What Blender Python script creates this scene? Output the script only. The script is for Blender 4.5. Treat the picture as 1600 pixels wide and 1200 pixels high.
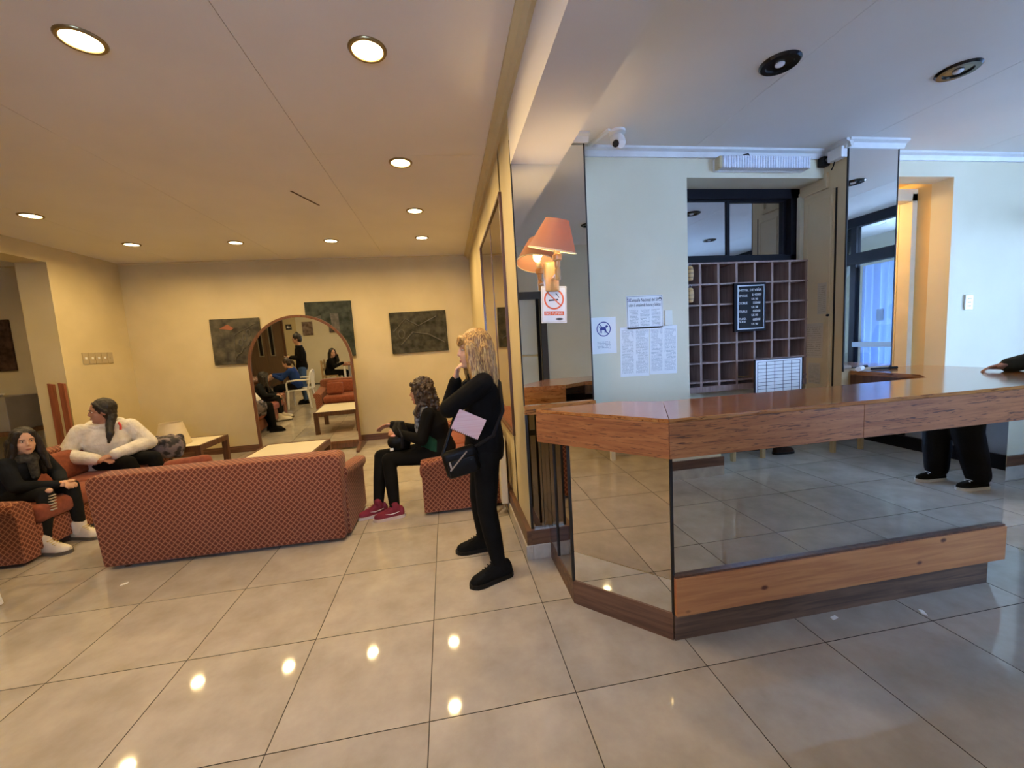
import bpy, bmesh, math, random
from mathutils import Vector, Matrix, Quaternion
random.seed(7)
PI = math.pi
SC = bpy.context.scene
COL = SC.collection
for _o in list(bpy.data.objects):
    bpy.data.objects.remove(_o, do_unlink=True)

# ------------------------------------------------------------------ camera
CAM = (0.1726, -1.4945, 1.4632)
YAW, PITCH, ROLL = 0.1561, -0.1027, -0.0596
cam_data = bpy.data.cameras.new('camera')
cam_data.sensor_fit = 'HORIZONTAL'; cam_data.sensor_width = 36.0
cam_data.lens = 632.3 / 1600 * 36.0
cam_data.clip_start = 0.02; cam_data.clip_end = 200
cam = bpy.data.objects.new('camera', cam_data); COL.objects.link(cam)
_F = Vector((math.sin(YAW)*math.cos(PITCH), math.cos(YAW)*math.cos(PITCH), math.sin(PITCH)))
_R = Vector((math.cos(YAW), -math.sin(YAW), 0)); _U = _R.cross(_F)
_r = _R*math.cos(ROLL) + _U*math.sin(ROLL); _u = -_R*math.sin(ROLL) + _U*math.cos(ROLL)
cam.matrix_world = Matrix(((_r.x, _u.x, -_F.x, CAM[0]), (_r.y, _u.y, -_F.y, CAM[1]), (_r.z, _u.z, -_F.z, CAM[2]), (0, 0, 0, 1)))
SC.camera = cam

# ------------------------------------------------------------------ sky, daylight, exposure
world = bpy.data.worlds.new('sky'); SC.world = world; world.use_nodes = True
_bg = world.node_tree.nodes['Background']
_bg.inputs[0].default_value = (0.43, 0.62, 1.0, 1); _bg.inputs[1].default_value = 34.0
def portal(loc, rot, sx, sy):
    l = bpy.data.lights.new('sky_portal', 'AREA'); l.shape = 'RECTANGLE'; l.size = sx; l.size_y = sy
    l.cycles.is_portal = True
    o = bpy.data.objects.new('sky_portal', l); COL.objects.link(o); o.location = loc; o.rotation_euler = rot
    return o
portal((3.97, -2.97, 1.7), (PI/2, 0, PI), 1.3, 1.4)          # rear street glazing, faces into the reception
portal((6.78, -.325, 1.35), (0, PI/2, 0), 2.3, 1.55)              # open porch front
portal((-.2, -2.98, 2.1), (PI/2, 0, PI), 1.2, .8)           # rear window band, added as daylight fill for the lounge
DOWNLIGHT_W = 14.0
WARM = (1.0, 0.71, 0.34)
vs = SC.view_settings
vs.view_transform = 'Standard'; vs.look = 'None'; vs.exposure = 0.28; vs.gamma = 1.0
vs.use_curve_mapping = False

# ------------------------------------------------------------------ mesh helpers: a shape is (verts, faces)
def V3(*a): return Vector(a)
def box(x0, x1, y0, y1, z0, z1, r=0.0, s=2):
    if r <= 0:
        v = [(x, y, z) for x in (x0, x1) for y in (y0, y1) for z in (z0, z1)]
        f = [(0, 1, 3, 2), (4, 6, 7, 5), (0, 4, 5, 1), (2, 3, 7, 6), (0, 2, 6, 4), (1, 5, 7, 3)]
        return v, f
    bm = bmesh.new(); bmesh.ops.create_cube(bm, size=1.0)
    for q in bm.verts:
        q.co = Vector(((x0+x1)/2 + q.co.x*(x1-x0), (y0+y1)/2 + q.co.y*(y1-y0), (z0+z1)/2 + q.co.z*(z1-z0)))
    r = min(r, abs(x1-x0)*.49, abs(y1-y0)*.49, abs(z1-z0)*.49)
    bmesh.ops.bevel(bm, geom=list(bm.edges), offset=r, segments=s, profile=.5, affect='EDGES')
    return frombm(bm)
def frombm(bm):
    bm.verts.index_update()
    out = ([tuple(q.co) for q in bm.verts], [tuple(q.index for q in f.verts) for f in bm.faces]); bm.free()
    return out
def basis(d):
    d = Vector(d).normalized(); a = Vector((0, 0, 1)) if abs(d.z) < .95 else Vector((1, 0, 0))
    x = a.cross(d).normalized(); y = d.cross(x)
    return x, y, d
def rings(rs, cap=True):
    n = len(rs[0]); v = [tuple(p) for r in rs for p in r]; f = []
    for k in range(len(rs)-1):
        for i in range(n):
            j = (i+1) % n
            f.append((k*n+i, k*n+j, (k+1)*n+j, (k+1)*n+i))
    if cap:
        f.append(tuple(range(n))[::-1]); f.append(tuple((len(rs)-1)*n+i for i in range(n)))
    return v, f
def cyl(p0, p1, r0, r1=None, n=16, cap=True):
    r1 = r0 if r1 is None else r1
    p0, p1 = Vector(p0), Vector(p1); x, y, d = basis(p1-p0)
    c = [(math.cos(2*PI*i/n), math.sin(2*PI*i/n)) for i in range(n)]
    return rings([[p0+(x*a+y*b)*r0 for a, b in c], [p1+(x*a+y*b)*r1 for a, b in c]], cap)
def capsule(p0, r0, p1, r1, n=12, m=4):
    p0, p1 = Vector(p0), Vector(p1)
    if (p1-p0).length < 1e-5: p1 = p0+Vector((0, 0, 1e-4))
    x, y, d = basis(p1-p0); rs = []
    for k in range(m+1):
        a = -PI/2*(1-k/m) if k else -PI/2*.97
        rs.append((p0+d*r0*math.sin(a), r0*math.cos(a)))
    for k in range(m+1):
        a = PI/2*k/m if k < m else PI/2*.97
        rs.append((p1+d*r1*math.sin(a), r1*math.cos(a)))
    c = [(math.cos(2*PI*i/n), math.sin(2*PI*i/n)) for i in range(n)]
    return rings([[q+(x*a+y*b)*r for a, b in c] for q, r in rs])
def ell(c, r, ax=None, n=14, m=9):
    c = Vector(c); ax = ax or (Vector((1, 0, 0)), Vector((0, 1, 0)), Vector((0, 0, 1)))
    rs = []
    for k in range(m+1):
        a = -PI/2*.97+PI*.97*k/m
        rs.append([c+ax[0]*(r[0]*math.cos(a)*math.cos(2*PI*i/n))+ax[1]*(r[1]*math.cos(a)*math.sin(2*PI*i/n))+ax[2]*(r[2]*math.sin(a)) for i in range(n)])
    return rings(rs)
def lathe(prof, c=(0, 0, 0), n=28, cap=True):
    return rings([[(c[0]+r*math.cos(2*PI*i/n), c[1]+r*math.sin(2*PI*i/n), c[2]+z) for i in range(n)] for r, z in prof], cap)
def tube(pts, r, n=8, closed=False):
    pts = [Vector(p) for p in pts]; rs = []
    px = None
    for i, p in enumerate(pts):
        a = pts[i-1] if (i or closed) else p; b = pts[(i+1) % len(pts)] if (i < len(pts)-1 or closed) else p
        d = (b-a).normalized()
        if px is None: px, py, _ = basis(d)
        px = (px-d*px.dot(d)).normalized(); py = d.cross(px)
        rr = r[i] if isinstance(r, (list, tuple)) else r
        rs.append([p+(px*math.cos(2*PI*k/n)+py*math.sin(2*PI*k/n))*rr for k in range(n)])
    if closed: rs.append(rs[0])
    return rings(rs, not closed)
def prism(poly, a0, a1, axis='z'):
    def P(u, w, t): return {'z': (u, w, t), 'y': (u, t, w), 'x': (t, u, w)}[axis]
    n = len(poly); v = [P(u, w, a0) for u, w in poly]+[P(u, w, a1) for u, w in poly]
    f = [tuple(range(n))[::-1], tuple(range(n, 2*n))]+[(i, (i+1) % n, n+(i+1) % n, n+i) for i in range(n)]
    return v, f
def band(poly, inner, a0, a1, axis='y', closed=True):
    """frame between two outlines with the same point count"""
    def P(u, w, t): return {'z': (u, w, t), 'y': (u, t, w), 'x': (t, u, w)}[axis]
    n = len(poly); v = [P(*p, a0) for p in poly]+[P(*p, a0) for p in inner]+[P(*p, a1) for p in poly]+[P(*p, a1) for p in inner]
    f = []
    for i in range(n if closed else n-1):
        j = (i+1) % n
        f += [(i, j, n+j, n+i), (2*n+i, 3*n+i, 3*n+j, 2*n+j), (i, 2*n+i, 2*n+j, j), (n+i, n+j, 3*n+j, 3*n+i)]
    if not closed: f += [(0, n, 3*n, 2*n), (n-1, 3*n-1, 4*n-1, 2*n-1)]
    return v, f
def xf(sh, m): return [tuple(m @ Vector(p)) for p in sh[0]], sh[1]
def move(sh, d): return [(p[0]+d[0], p[1]+d[1], p[2]+d[2]) for p in sh[0]], sh[1]
def rotz(sh, a, c=(0, 0, 0)): return xf(sh, Matrix.Translation(c) @ Matrix.Rotation(a, 4, 'Z') @ Matrix.Translation(-Vector(c)))

def mesh(name, shapes, m=None, smooth=False, uv=False):
    if shapes and not isinstance(shapes, list): shapes = [shapes]
    v, f = [], []
    for a, b in shapes:
        o = len(v); v += a; f += [tuple(i+o for i in q) for q in b]
    me = bpy.data.meshes.new(name); me.from_pydata(v, [], f)
    bm = bmesh.new(); bm.from_mesh(me); bmesh.ops.recalc_face_normals(bm, faces=bm.faces)
    if uv:
        l = bm.loops.layers.uv.new('UVMap')
        for fc in bm.faces:
            n = fc.normal; ax = max(range(3), key=lambda i: abs(n[i]))
            for lp in fc.loops:
                c = lp.vert.co
                lp[l].uv = (c.y, c.z) if ax == 0 else (c.x, c.z) if ax == 1 else (c.x, c.y)
    bm.to_mesh(me); bm.free()
    if smooth:
        for p in me.polygons: p.use_smooth = True
        try: me.set_sharp_from_angle(angle=math.radians(42))
        except Exception: pass
    if m is not None: me.materials.append(m)
    return me
def obj(name, shapes, m=None, parent=None, smooth=False, uv=False, label=None):
    me = shapes if isinstance(shapes, bpy.types.Mesh) else mesh(name, shapes, m, smooth, uv)
    o = bpy.data.objects.new(name, me); COL.objects.link(o)
    if parent is not None: o.parent = parent
    if label: o['label'] = label
    return o
def tag(o, label, cat=None, group=None, kind=None):
    o['label'] = label
    if cat: o['category'] = cat
    if group: o['group'] = group
    if kind: o['kind'] = kind
    return o
def thing(name, label, cat, loc=(0, 0, 0), rz=0.0, group=None, kind=None):
    o = bpy.data.objects.new(name, None); COL.objects.link(o); o.empty_display_size = .1
    o.location = loc; o.rotation_euler = (0, 0, rz)
    return tag(o, label, cat, group, kind)
def struct(name, shapes, m, label, smooth=False, uv=False):
    o = obj(name, shapes, m, None, smooth, uv); o['label'] = label; o['kind'] = 'structure'
    return o
def text_shape(s, size, loc, m3, depth=0.0008, align='CENTER', sx=1.0):
    """flat lettering; m3 = (right, up, out) axes"""
    cu = bpy.data.curves.new('lettering', 'FONT'); cu.body = s; cu.size = size; cu.align_x = align; cu.align_y = 'CENTER'
    cu.extrude = depth; cu.resolution_u = 2
    o = bpy.data.objects.new('lettering', cu); COL.objects.link(o)
    dg = bpy.context.evaluated_depsgraph_get(); dg.update()
    me = bpy.data.meshes.new_from_object(o.evaluated_get(dg))
    r, u, n = (Vector(q) for q in m3); L = Vector(loc)
    v = [tuple(L+r*(p.co.x*sx)+u*p.co.y+n*(p.co.z)) for p in me.vertices]; f = [tuple(p.vertices) for p in me.polygons]
    bpy.data.objects.remove(o); bpy.data.curves.remove(cu); bpy.data.meshes.remove(me)
    return v, f

# ------------------------------------------------------------------ materials
def newmat(name):
    m = bpy.data.materials.new(name); m.use_nodes = True
    return m, m.node_tree.nodes, m.node_tree.links, m.node_tree.nodes['Principled BSDF']
def c4(c): return (c[0], c[1], c[2], 1)
def M(name, c1, c2=None, scale=6.0, detail=4.0, rough=.5, metal=0.0, bump=0.0, bscale=80.0, stretch=(1, 1, 1), rot=0.0, coat=0.0, spec=None, lo=.35, hi=.65, coords='Object', sheen=0.0):
    m, N, L, b = newmat(name)
    b.inputs['Base Color'].default_value = c4(c1); b.inputs['Roughness'].default_value = rough; b.inputs['Metallic'].default_value = metal
    if coat: b.inputs['Coat Weight'].default_value = coat; b.inputs['Coat Roughness'].default_value = .08
    if spec is not None: b.inputs['Specular IOR Level'].default_value = spec
    if sheen: b.inputs['Sheen Weight'].default_value = sheen
    if c2 is not None or bump:
        tc = N.new('ShaderNodeTexCoord'); mp = N.new('ShaderNodeMapping'); mp.inputs['Scale'].default_value = stretch
        mp.inputs['Rotation'].default_value = (0, 0, rot); L.new(tc.outputs[coords], mp.inputs['Vector'])
    if c2 is not None:
        nz = N.new('ShaderNodeTexNoise'); nz.inputs['Scale'].default_value = scale; nz.inputs['Detail'].default_value = detail
        L.new(mp.outputs[0], nz.inputs['Vector'])
        cr = N.new('ShaderNodeValToRGB'); cr.color_ramp.elements[0].position = lo; cr.color_ramp.elements[1].position = hi
        cr.color_ramp.elements[0].color = c4(c1); cr.color_ramp.elements[1].color = c4(c2)
        L.new(nz.outputs['Fac'], cr.inputs[0]); L.new(cr.outputs[0], b.inputs['Base Color'])
    if bump:
        nb = N.new('ShaderNodeTexNoise'); nb.inputs['Scale'].default_value = bscale; nb.inputs['Detail'].default_value = 3
        L.new(mp.outputs[0], nb.inputs['Vector'])
        bp = N.new('ShaderNodeBump'); bp.inputs['Strength'].default_value = bump; bp.inputs['Distance'].default_value = .01
        L.new(nb.outputs['Fac'], bp.inputs['Height']); L.new(bp.outputs[0], b.inputs['Normal'])
    return m
def wood(name, light, dark, axis='x', rough=.35, coat=.3, scale=5.0, crack=None, knots=False, ramp=(.36, .62)):
    m, N, L, b = newmat(name)
    tc = N.new('ShaderNodeTexCoord'); mp = N.new('ShaderNodeMapping')
    st = {'x': (.55, 8, 8), 'y': (8, .55, 8), 'z': (8, 8, .55), 'd': (.55, 8, 8)}[axis]
    if axis == 'd':
        m0 = N.new('ShaderNodeMapping'); m0.inputs['Rotation'].default_value = (0, 0, math.radians(45.8)); L.new(tc.outputs['Object'], m0.inputs['Vector']); src = m0.outputs[0]
    else: src = tc.outputs['Object']
    mp.inputs['Scale'].default_value = st; L.new(src, mp.inputs['Vector'])
    nz = N.new('ShaderNodeTexNoise'); nz.inputs['Scale'].default_value = scale; nz.inputs['Detail'].default_value = 6; nz.inputs['Distortion'].default_value = .6
    L.new(mp.outputs[0], nz.inputs['Vector'])
    cr = N.new('ShaderNodeValToRGB'); cr.color_ramp.elements[0].position = ramp[0]; cr.color_ramp.elements[1].position = ramp[1]
    cr.color_ramp.elements[0].color = c4(dark); cr.color_ramp.elements[1].color = c4(light)
    L.new(nz.outputs['Fac'], cr.inputs[0]); out = cr.outputs[0]
    if crack:
        n2 = N.new('ShaderNodeTexNoise'); n2.inputs['Scale'].default_value = scale*3.2; n2.inputs['Detail'].default_value = 8; n2.inputs['Distortion'].default_value = 1.2
        L.new(mp.outputs[0], n2.inputs['Vector'])
        c2 = N.new('ShaderNodeValToRGB'); c2.color_ramp.elements[0].position = .57; c2.color_ramp.elements[1].position = .64
        c2.color_ramp.elements[0].color = (0, 0, 0, 1); c2.color_ramp.elements[1].color = (1, 1, 1, 1)
        L.new(n2.outputs['Fac'], c2.inputs[0])
        mx = N.new('ShaderNodeMix'); mx.data_type = 'RGBA'; mx.inputs[7].default_value = c4(crack)
        L.new(c2.outputs[0], mx.inputs[0]); L.new(out, mx.inputs[6]); out = mx.outputs[2]
    if knots:
        vo = N.new('ShaderNodeTexVoronoi'); vo.inputs['Scale'].default_value = 4.6
        m2 = N.new('ShaderNodeMapping'); m2.inputs['Scale'].default_value = (1, 1, 1.6); L.new(src, m2.inputs['Vector']); L.new(m2.outputs[0], vo.inputs['Vector'])
        c3 = N.new('ShaderNodeValToRGB'); c3.color_ramp.elements[0].position = .05; c3.color_ramp.elements[1].position = .11
        c3.color_ramp.elements[0].color = (1, 1, 1, 1); c3.color_ramp.elements[1].color = (0, 0, 0, 1); L.new(vo.outputs['Distance'], c3.inputs[0])
        mx = N.new('ShaderNodeMix'); mx.data_type = 'RGBA'; mx.inputs[7].default_value = (.10, .02, .01, 1)
        L.new(c3.outputs[0], mx.inputs[0]); L.new(out, mx.inputs[6]); out = mx.outputs[2]
    L.new(out, b.inputs['Base Color']); b.inputs['Roughness'].default_value = rough
    if coat: b.inputs['Coat Weight'].default_value = coat; b.inputs['Coat Roughness'].default_value = .12
    bp = N.new('ShaderNodeBump'); bp.inputs['Strength'].default_value = .12; bp.inputs['Distance'].default_value = .004
    L.new(nz.outputs['Fac'], bp.inputs['Height']); L.new(bp.outputs[0], b.inputs['Normal'])
    return m
def emis(name, col, s):
    m, N, L, b = newmat(name)
    b.inputs['Base Color'].default_value = c4(col); b.inputs['Emission Color'].default_value = c4(col); b.inputs['Emission Strength'].default_value = s
    return m
def mirror(name, col, rough=.015):
    m, N, L, b = newmat(name)
    b.inputs['Base Color'].default_value = c4(col); b.inputs['Metallic'].default_value = 1; b.inputs['Roughness'].default_value = rough
    return m
def glassm(name, tint=(.9, .95, 1), refl=.1):
    m, N, L, b = newmat(name); N.remove(b)
    t = N.new('ShaderNodeBsdfTransparent'); t.inputs[0].default_value = c4(tint)
    g = N.new('ShaderNodeBsdfGlossy'); g.inputs['Roughness'].default_value = .02
    mx = N.new('ShaderNodeMixShader'); fr = N.new('ShaderNodeFresnel'); fr.inputs[0].default_value = 1.5
    L.new(fr.outputs[0], mx.inputs[0]); L.new(t.outputs[0], mx.inputs[1]); L.new(g.outputs[0], mx.inputs[2])
    L.new(mx.outputs[0], N['Material Output'].inputs[0])
    return m
def lattice(name):
    m, N, L, b = newmat(name)
    tc = N.new('ShaderNodeTexCoord'); sp = N.new('ShaderNodeSeparateXYZ'); L.new(tc.outputs['UV'], sp.inputs[0])
    def mth(op, a, c=None):
        n = N.new('ShaderNodeMath'); n.operation = op
        for k, q in enumerate((a, c)):
            if q is None: continue
            if isinstance(q, (int, float)): n.inputs[k].default_value = q
            else: L.new(q, n.inputs[k])
        return n.outputs[0]
    s = 1/0.041
    u = mth('MULTIPLY', sp.outputs[0], s); w = mth('MULTIPLY', sp.outputs[1], s*.92)
    a = mth('FRACT', mth('ADD', u, w)); c = mth('FRACT', mth('SUBTRACT', u, w))
    da = mth('ABSOLUTE', mth('SUBTRACT', a, .5)); dc = mth('ABSOLUTE', mth('SUBTRACT', c, .5))
    mxd = mth('MAXIMUM', da, dc)                        # .5 on the lattice lines, 0 in the middle
    line = mth('GREATER_THAN', mxd, .43); spot = mth('LESS_THAN', mxd, .22)
    nz = N.new('ShaderNodeTexNoise'); nz.inputs['Scale'].default_value = 5; nz.inputs['Detail'].default_value = 5; L.new(tc.outputs['Object'], nz.inputs['Vector'])
    cr = N.new('ShaderNodeValToRGB'); cr.color_ramp.elements[0].color = (.145, .032, .014, 1); cr.color_ramp.elements[1].color = (.215, .050, .022, 1)
    L.new(nz.outputs['Fac'], cr.inputs[0])
    m1 = N.new('ShaderNodeMix'); m1.data_type = 'RGBA'; m1.inputs[7].default_value = (.10, .024, .012, 1); L.new(spot, m1.inputs[0]); L.new(cr.outputs[0], m1.inputs[6])
    m2 = N.new('ShaderNodeMix'); m2.data_type = 'RGBA'; m2.inputs[7].default_value = (.40, .185, .10, 1); L.new(line, m2.inputs[0]); L.new(m1.outputs[2], m2.inputs[6])
    L.new(m2.outputs[2], b.inputs['Base Color']); b.inputs['Roughness'].default_value = .85; b.inputs['Sheen Weight'].default_value = .08
    n3 = N.new('ShaderNodeTexNoise'); n3.inputs['Scale'].default_value = 600; L.new(tc.outputs['Object'], n3.inputs['Vector'])
    bp = N.new('ShaderNodeBump'); bp.inputs['Strength'].default_value = .25; bp.inputs['Distance'].default_value = .002; L.new(n3.outputs['Fac'], bp.inputs['Height']); L.new(bp.outputs[0], b.inputs['Normal'])
    return m
def tilemat():
    m, N, L, b = newmat('floor_tile')
    tc = N.new('ShaderNodeTexCoord'); oi = N.new('ShaderNodeObjectInfo'); ad = N.new('ShaderNodeVectorMath'); ad.operation = 'SCALE'
    L.new(oi.outputs['Location'], ad.inputs[0]); ad.inputs['Scale'].default_value = 3.7
    av = N.new('ShaderNodeVectorMath'); L.new(tc.outputs['Object'], av.inputs[0]); L.new(ad.outputs[0], av.inputs[1])
    nz = N.new('ShaderNodeTexNoise'); nz.inputs['Scale'].default_value = 4.5; nz.inputs['Detail'].default_value = 8; nz.inputs['Roughness'].default_value = .62; L.new(av.outputs[0], nz.inputs['Vector'])
    cr = N.new('ShaderNodeValToRGB'); cr.color_ramp.elements[0].position = .32; cr.color_ramp.elements[1].position = .68
    cr.color_ramp.elements[0].color = (.345, .305, .25, 1); cr.color_ramp.elements[1].color = (.455, .41, .345, 1); L.new(nz.outputs['Fac'], cr.inputs[0])
    hs = N.new('ShaderNodeHueSaturation'); mr = N.new('ShaderNodeMapRange'); mr.inputs[3].default_value = .95; mr.inputs[4].default_value = 1.05
    L.new(oi.outputs['Random'], mr.inputs[0]); L.new(mr.outputs[0], hs.inputs['Value']); L.new(cr.outputs[0], hs.inputs['Color'])
    L.new(hs.outputs[0], b.inputs['Base Color']); b.inputs['Roughness'].default_value = .045; b.inputs['Specular IOR Level'].default_value = .6
    return m
def curtainmat():
    m, N, L, b = newmat('curtain_voile'); N.remove(b)
    d = N.new('ShaderNodeBsdfDiffuse'); t = N.new('ShaderNodeBsdfTranslucent'); tr = N.new('ShaderNodeBsdfTransparent')
    d.inputs[0].default_value = (.42, .50, .64, 1); t.inputs[0].default_value = (.45, .55, .72, 1)
    a = N.new('ShaderNodeMixShader'); a.inputs[0].default_value = .5; L.new(d.outputs[0], a.inputs[1]); L.new(t.outputs[0], a.inputs[2])
    c = N.new('ShaderNodeMixShader'); c.inputs[0].default_value = .12; L.new(a.outputs[0], c.inputs[1]); L.new(tr.outputs[0], c.inputs[2])
    L.new(c.outputs[0], N['Material Output'].inputs[0]); return m
def papermat(name, ink, rows, cols, base=(.82, .82, .80), thick=.45):
    """printed sheet: lines of small type as flat print, UV runs 0..1 over the sheet"""
    m, N, L, b = newmat(name)
    tc = N.new('ShaderNodeTexCoord'); sp = N.new('ShaderNodeSeparateXYZ'); L.new(tc.outputs['UV'], sp.inputs[0])
    def mth(op, a, c=None):
        n = N.new('ShaderNodeMath'); n.operation = op
        for k, q in enumerate((a, c)):
            if q is None: continue
            if isinstance(q, (int, float)): n.inputs[k].default_value = q
            else: L.new(q, n.inputs[k])
        return n.outputs[0]
    row = mth('LESS_THAN', mth('FRACT', mth('MULTIPLY', sp.outputs[1], rows)), thick)
    cf = mth('FRACT', mth('MULTIPLY', sp.outputs[0], cols))
    incol = mth('MULTIPLY', mth('GREATER_THAN', cf, .08), mth('LESS_THAN', cf, .92))
    mp = N.new('ShaderNodeMapping'); mp.inputs['Scale'].default_value = (cols*14, rows, 1); L.new(tc.outputs['UV'], mp.inputs['Vector'])
    nz = N.new('ShaderNodeTexNoise'); nz.inputs['Scale'].default_value = 1.0; nz.inputs['Detail'].default_value = 1; L.new(mp.outputs[0], nz.inputs['Vector'])
    wd = mth('GREATER_THAN', nz.outputs['Fac'], .42)
    n2 = N.new('ShaderNodeTexNoise'); n2.inputs['Scale'].default_value = 4.0; L.new(tc.outputs['UV'], n2.inputs['Vector'])
    bl = mth('LESS_THAN', n2.outputs['Fac'], .60)
    fac = mth('MULTIPLY', mth('MULTIPLY', mth('MULTIPLY', row, incol), wd), bl)
    edge = mth('MULTIPLY', mth('MULTIPLY', mth('GREATER_THAN', sp.outputs[1], .06), mth('LESS_THAN', sp.outputs[1], .94)), mth('MULTIPLY', mth('GREATER_THAN', sp.outputs[0], .05), mth('LESS_THAN', sp.outputs[0], .95)))
    fac = mth('MULTIPLY', fac, edge)
    mx = N.new('ShaderNodeMix'); mx.data_type = 'RGBA'; mx.inputs[6].default_value = c4(base); mx.inputs[7].default_value = c4(ink); L.new(mth('MULTIPLY', fac, .48), mx.inputs[0])
    L.new(mx.outputs[2], b.inputs['Base Color']); b.inputs['Roughness'].default_value = .6
    return m
def sheet(name, c, r, u, n, w, h, m, parent=None, t=.0012):
    """thin printed sheet: centre, right/up/out axes, size; UV 0..1 on the front"""
    c, r, u, n = Vector(c), Vector(r), Vector(u), Vector(n)
    p = [c-r*w/2-u*h/2, c+r*w/2-u*h/2, c+r*w/2+u*h/2, c-r*w/2+u*h/2]
    v = [tuple(q) for q in p]+[tuple(q+n*t) for q in p]
    f = [(0, 3, 2, 1), (4, 5, 6, 7), (0, 1, 5, 4), (1, 2, 6, 5), (2, 3, 7, 6), (3, 0, 4, 7)]
    me = bpy.data.meshes.new(name); me.from_pydata(v, [], f); l = me.uv_layers.new(name='UVMap'); uvs = [(0, 0), (1, 0), (1, 1), (0, 1)]
    for pg in me.polygons:
        for li, vi in zip(pg.loop_indices, pg.vertices): l.data[li].uv = uvs[vi % 4]
    me.materials.append(m); me.update()
    return obj(name, me, parent=parent)

CREAM = M('cream_paint', (.57, .475, .265), (.62, .52, .30), scale=2.5, rough=.7, spec=.25, bump=.05, bscale=60)
PALE = M('pale_cream_paint', (.69, .63, .455), (.73, .67, .495), scale=2.0, rough=.85, spec=.15, bump=.04, bscale=50)
OCHRE = M('ochre_paint', (.68, .53, .30), (.73, .57, .33), scale=3, rough=.5, bump=.05, bscale=60)
CEILW = M('ceiling_white_paint', (.72, .68, .62), (.76, .72, .66), scale=1.5, rough=.55, bump=.03, bscale=30)
WHITE = M('white_plastic', (.80, .80, .78), rough=.4)
TRIMW = M('white_trim_paint', (.76, .76, .74), (.70, .70, .68), scale=12, rough=.5)
TILE = tilemat()
GROUT = M('dark_grout', (.035, .03, .025), rough=.9)
BASEB = wood('brown_skirting_wood', (.16, .075, .040), (.085, .038, .020), 'x', rough=.4, coat=.15)
BASEBY = wood('brown_skirting_wood_side', (.16, .075, .040), (.085, .038, .020), 'y', rough=.4, coat=.15)
PLINTH = M('grey_skirting_tile', (.38, .34, .28), (.50, .45, .37), scale=9, rough=.35)
OAKX = wood('varnished_oak', (.47, .205, .058), (.33, .115, .030), 'x', rough=.22, coat=.8, crack=(.13, .036, .010))
OAKY = wood('varnished_oak_side', (.47, .205, .058), (.33, .115, .030), 'y', rough=.22, coat=.8, crack=(.13, .036, .010))
OAKD = wood('varnished_oak_mitred', (.47, .205, .058), (.33, .115, .030), 'd', rough=.22, coat=.8, crack=(.13, .036, .010))
FASX = wood('cracked_oak_fascia', (.40, .15, .048), (.27, .088, .026), 'x', rough=.5, coat=.1, crack=(.085, .026, .012), scale=6)
FASD = wood('cracked_oak_fascia_mitred', (.40, .15, .048), (.27, .088, .026), 'd', rough=.5, coat=.1, crack=(.14, .045, .017), scale=6)
PINE = wood('knotty_pine', (.56, .235, .085), (.42, .15, .05), 'x', rough=.38, coat=.3, knots=True, scale=4)
KICK = wood('worn_brown_kickboard', (.17, .095, .055), (.075, .042, .028), 'x', rough=.55, coat=0)
KICKD = wood('worn_brown_kickboard_mitred', (.17, .085, .045), (.09, .042, .024), 'd', rough=.55, coat=0)
RACKW = wood('mauve_brown_rack_wood', (.33, .22, .18), (.22, .14, .115), 'z', rough=.5, coat=.1)
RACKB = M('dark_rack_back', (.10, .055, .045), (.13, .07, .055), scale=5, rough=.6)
DARKW = wood('dark_walnut_wood', (.13, .055, .028), (.07, .030, .016), 'z', rough=.4, coat=.2)
REDW = wood('red_brown_wood', (.30, .085, .035), (.20, .055, .022), 'z', rough=.4, coat=.3)
MIR = mirror('mirror_glass', (.84, .86, .85))
MIRC = mirror('counter_mirror_glass', (.80, .82, .82))
MIRA = mirror('aged_mirror_glass', (.66, .61, .52))
MIRB = mirror('bronze_mirror_glass', (.42, .35, .25), .02)
MIRD = mirror('smoked_mirror_glass', (.36, .31, .25), .02)
WING = mirror('dark_window_glass', (.62, .66, .70), .02)
GLASS = glassm('clear_glass')
BLACKF = M('black_frame_paint', (.006, .006, .009), rough=.5, spec=.15)
BLACKP = M('black_plastic', (.008, .008, .009), rough=.5, spec=.2)
EDGE = M('mirror_edge_black', (.01, .009, .008), rough=.6)
LAT = lattice('red_lattice_upholstery')
REDF = M('plain_red_upholstery', (.20, .048, .022), (.27, .07, .032), scale=30, rough=.9, bump=.2, bscale=300, sheen=.08)
TTOP = M('cream_laminate', (.72, .66, .48), (.76, .70, .52), scale=3, rough=.3)
STEEL = M('brushed_steel', (.6, .6, .6), rough=.3, metal=1)
BRASS = M('dull_brass', (.42, .30, .14), rough=.3, metal=1)
PAPER = M('white_paper', (.82, .82, .80), rough=.65)
INK = M('black_ink', (.02, .02, .025), rough=.6)
BLUEINK = M('blue_ink', (.03, .035, .22), rough=.6)
ORANGE = M('orange_print', (.78, .14, .04), rough=.55)
#BODY
# ------------------------------------------------------------------ the setting
ZL, ZR = 2.93, 2.73            # ceiling heights: lounge, reception
YB, XP = 5.35, 0.65            # lounge back wall, partition face
fl = struct('floor', box(-7.3, 5.4, -2.9, 5.5, -.06, -.003), GROUT, 'polished beige stone tile floor with dark joints')
tm = mesh('tile', box(-.298, .298, -.298, .298, -.02, 0), TILE); tm.materials.append(GROUT)
for _p in tm.polygons: _p.material_index = 0 if _p.normal.z > .5 else 1
for i in range(-10, 9):
    for j in range(-4, 9):
        t = bpy.data.objects.new('tile', tm); COL.objects.link(t); t.parent = fl; t.location = (i*.6+.3, j*.6+.3, 0)
struct('floor_corridor', box(3.4, 4.9, 1.45, 3.2, -.05, .0), TILE, 'tiled corridor floor beyond the doorway')
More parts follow.
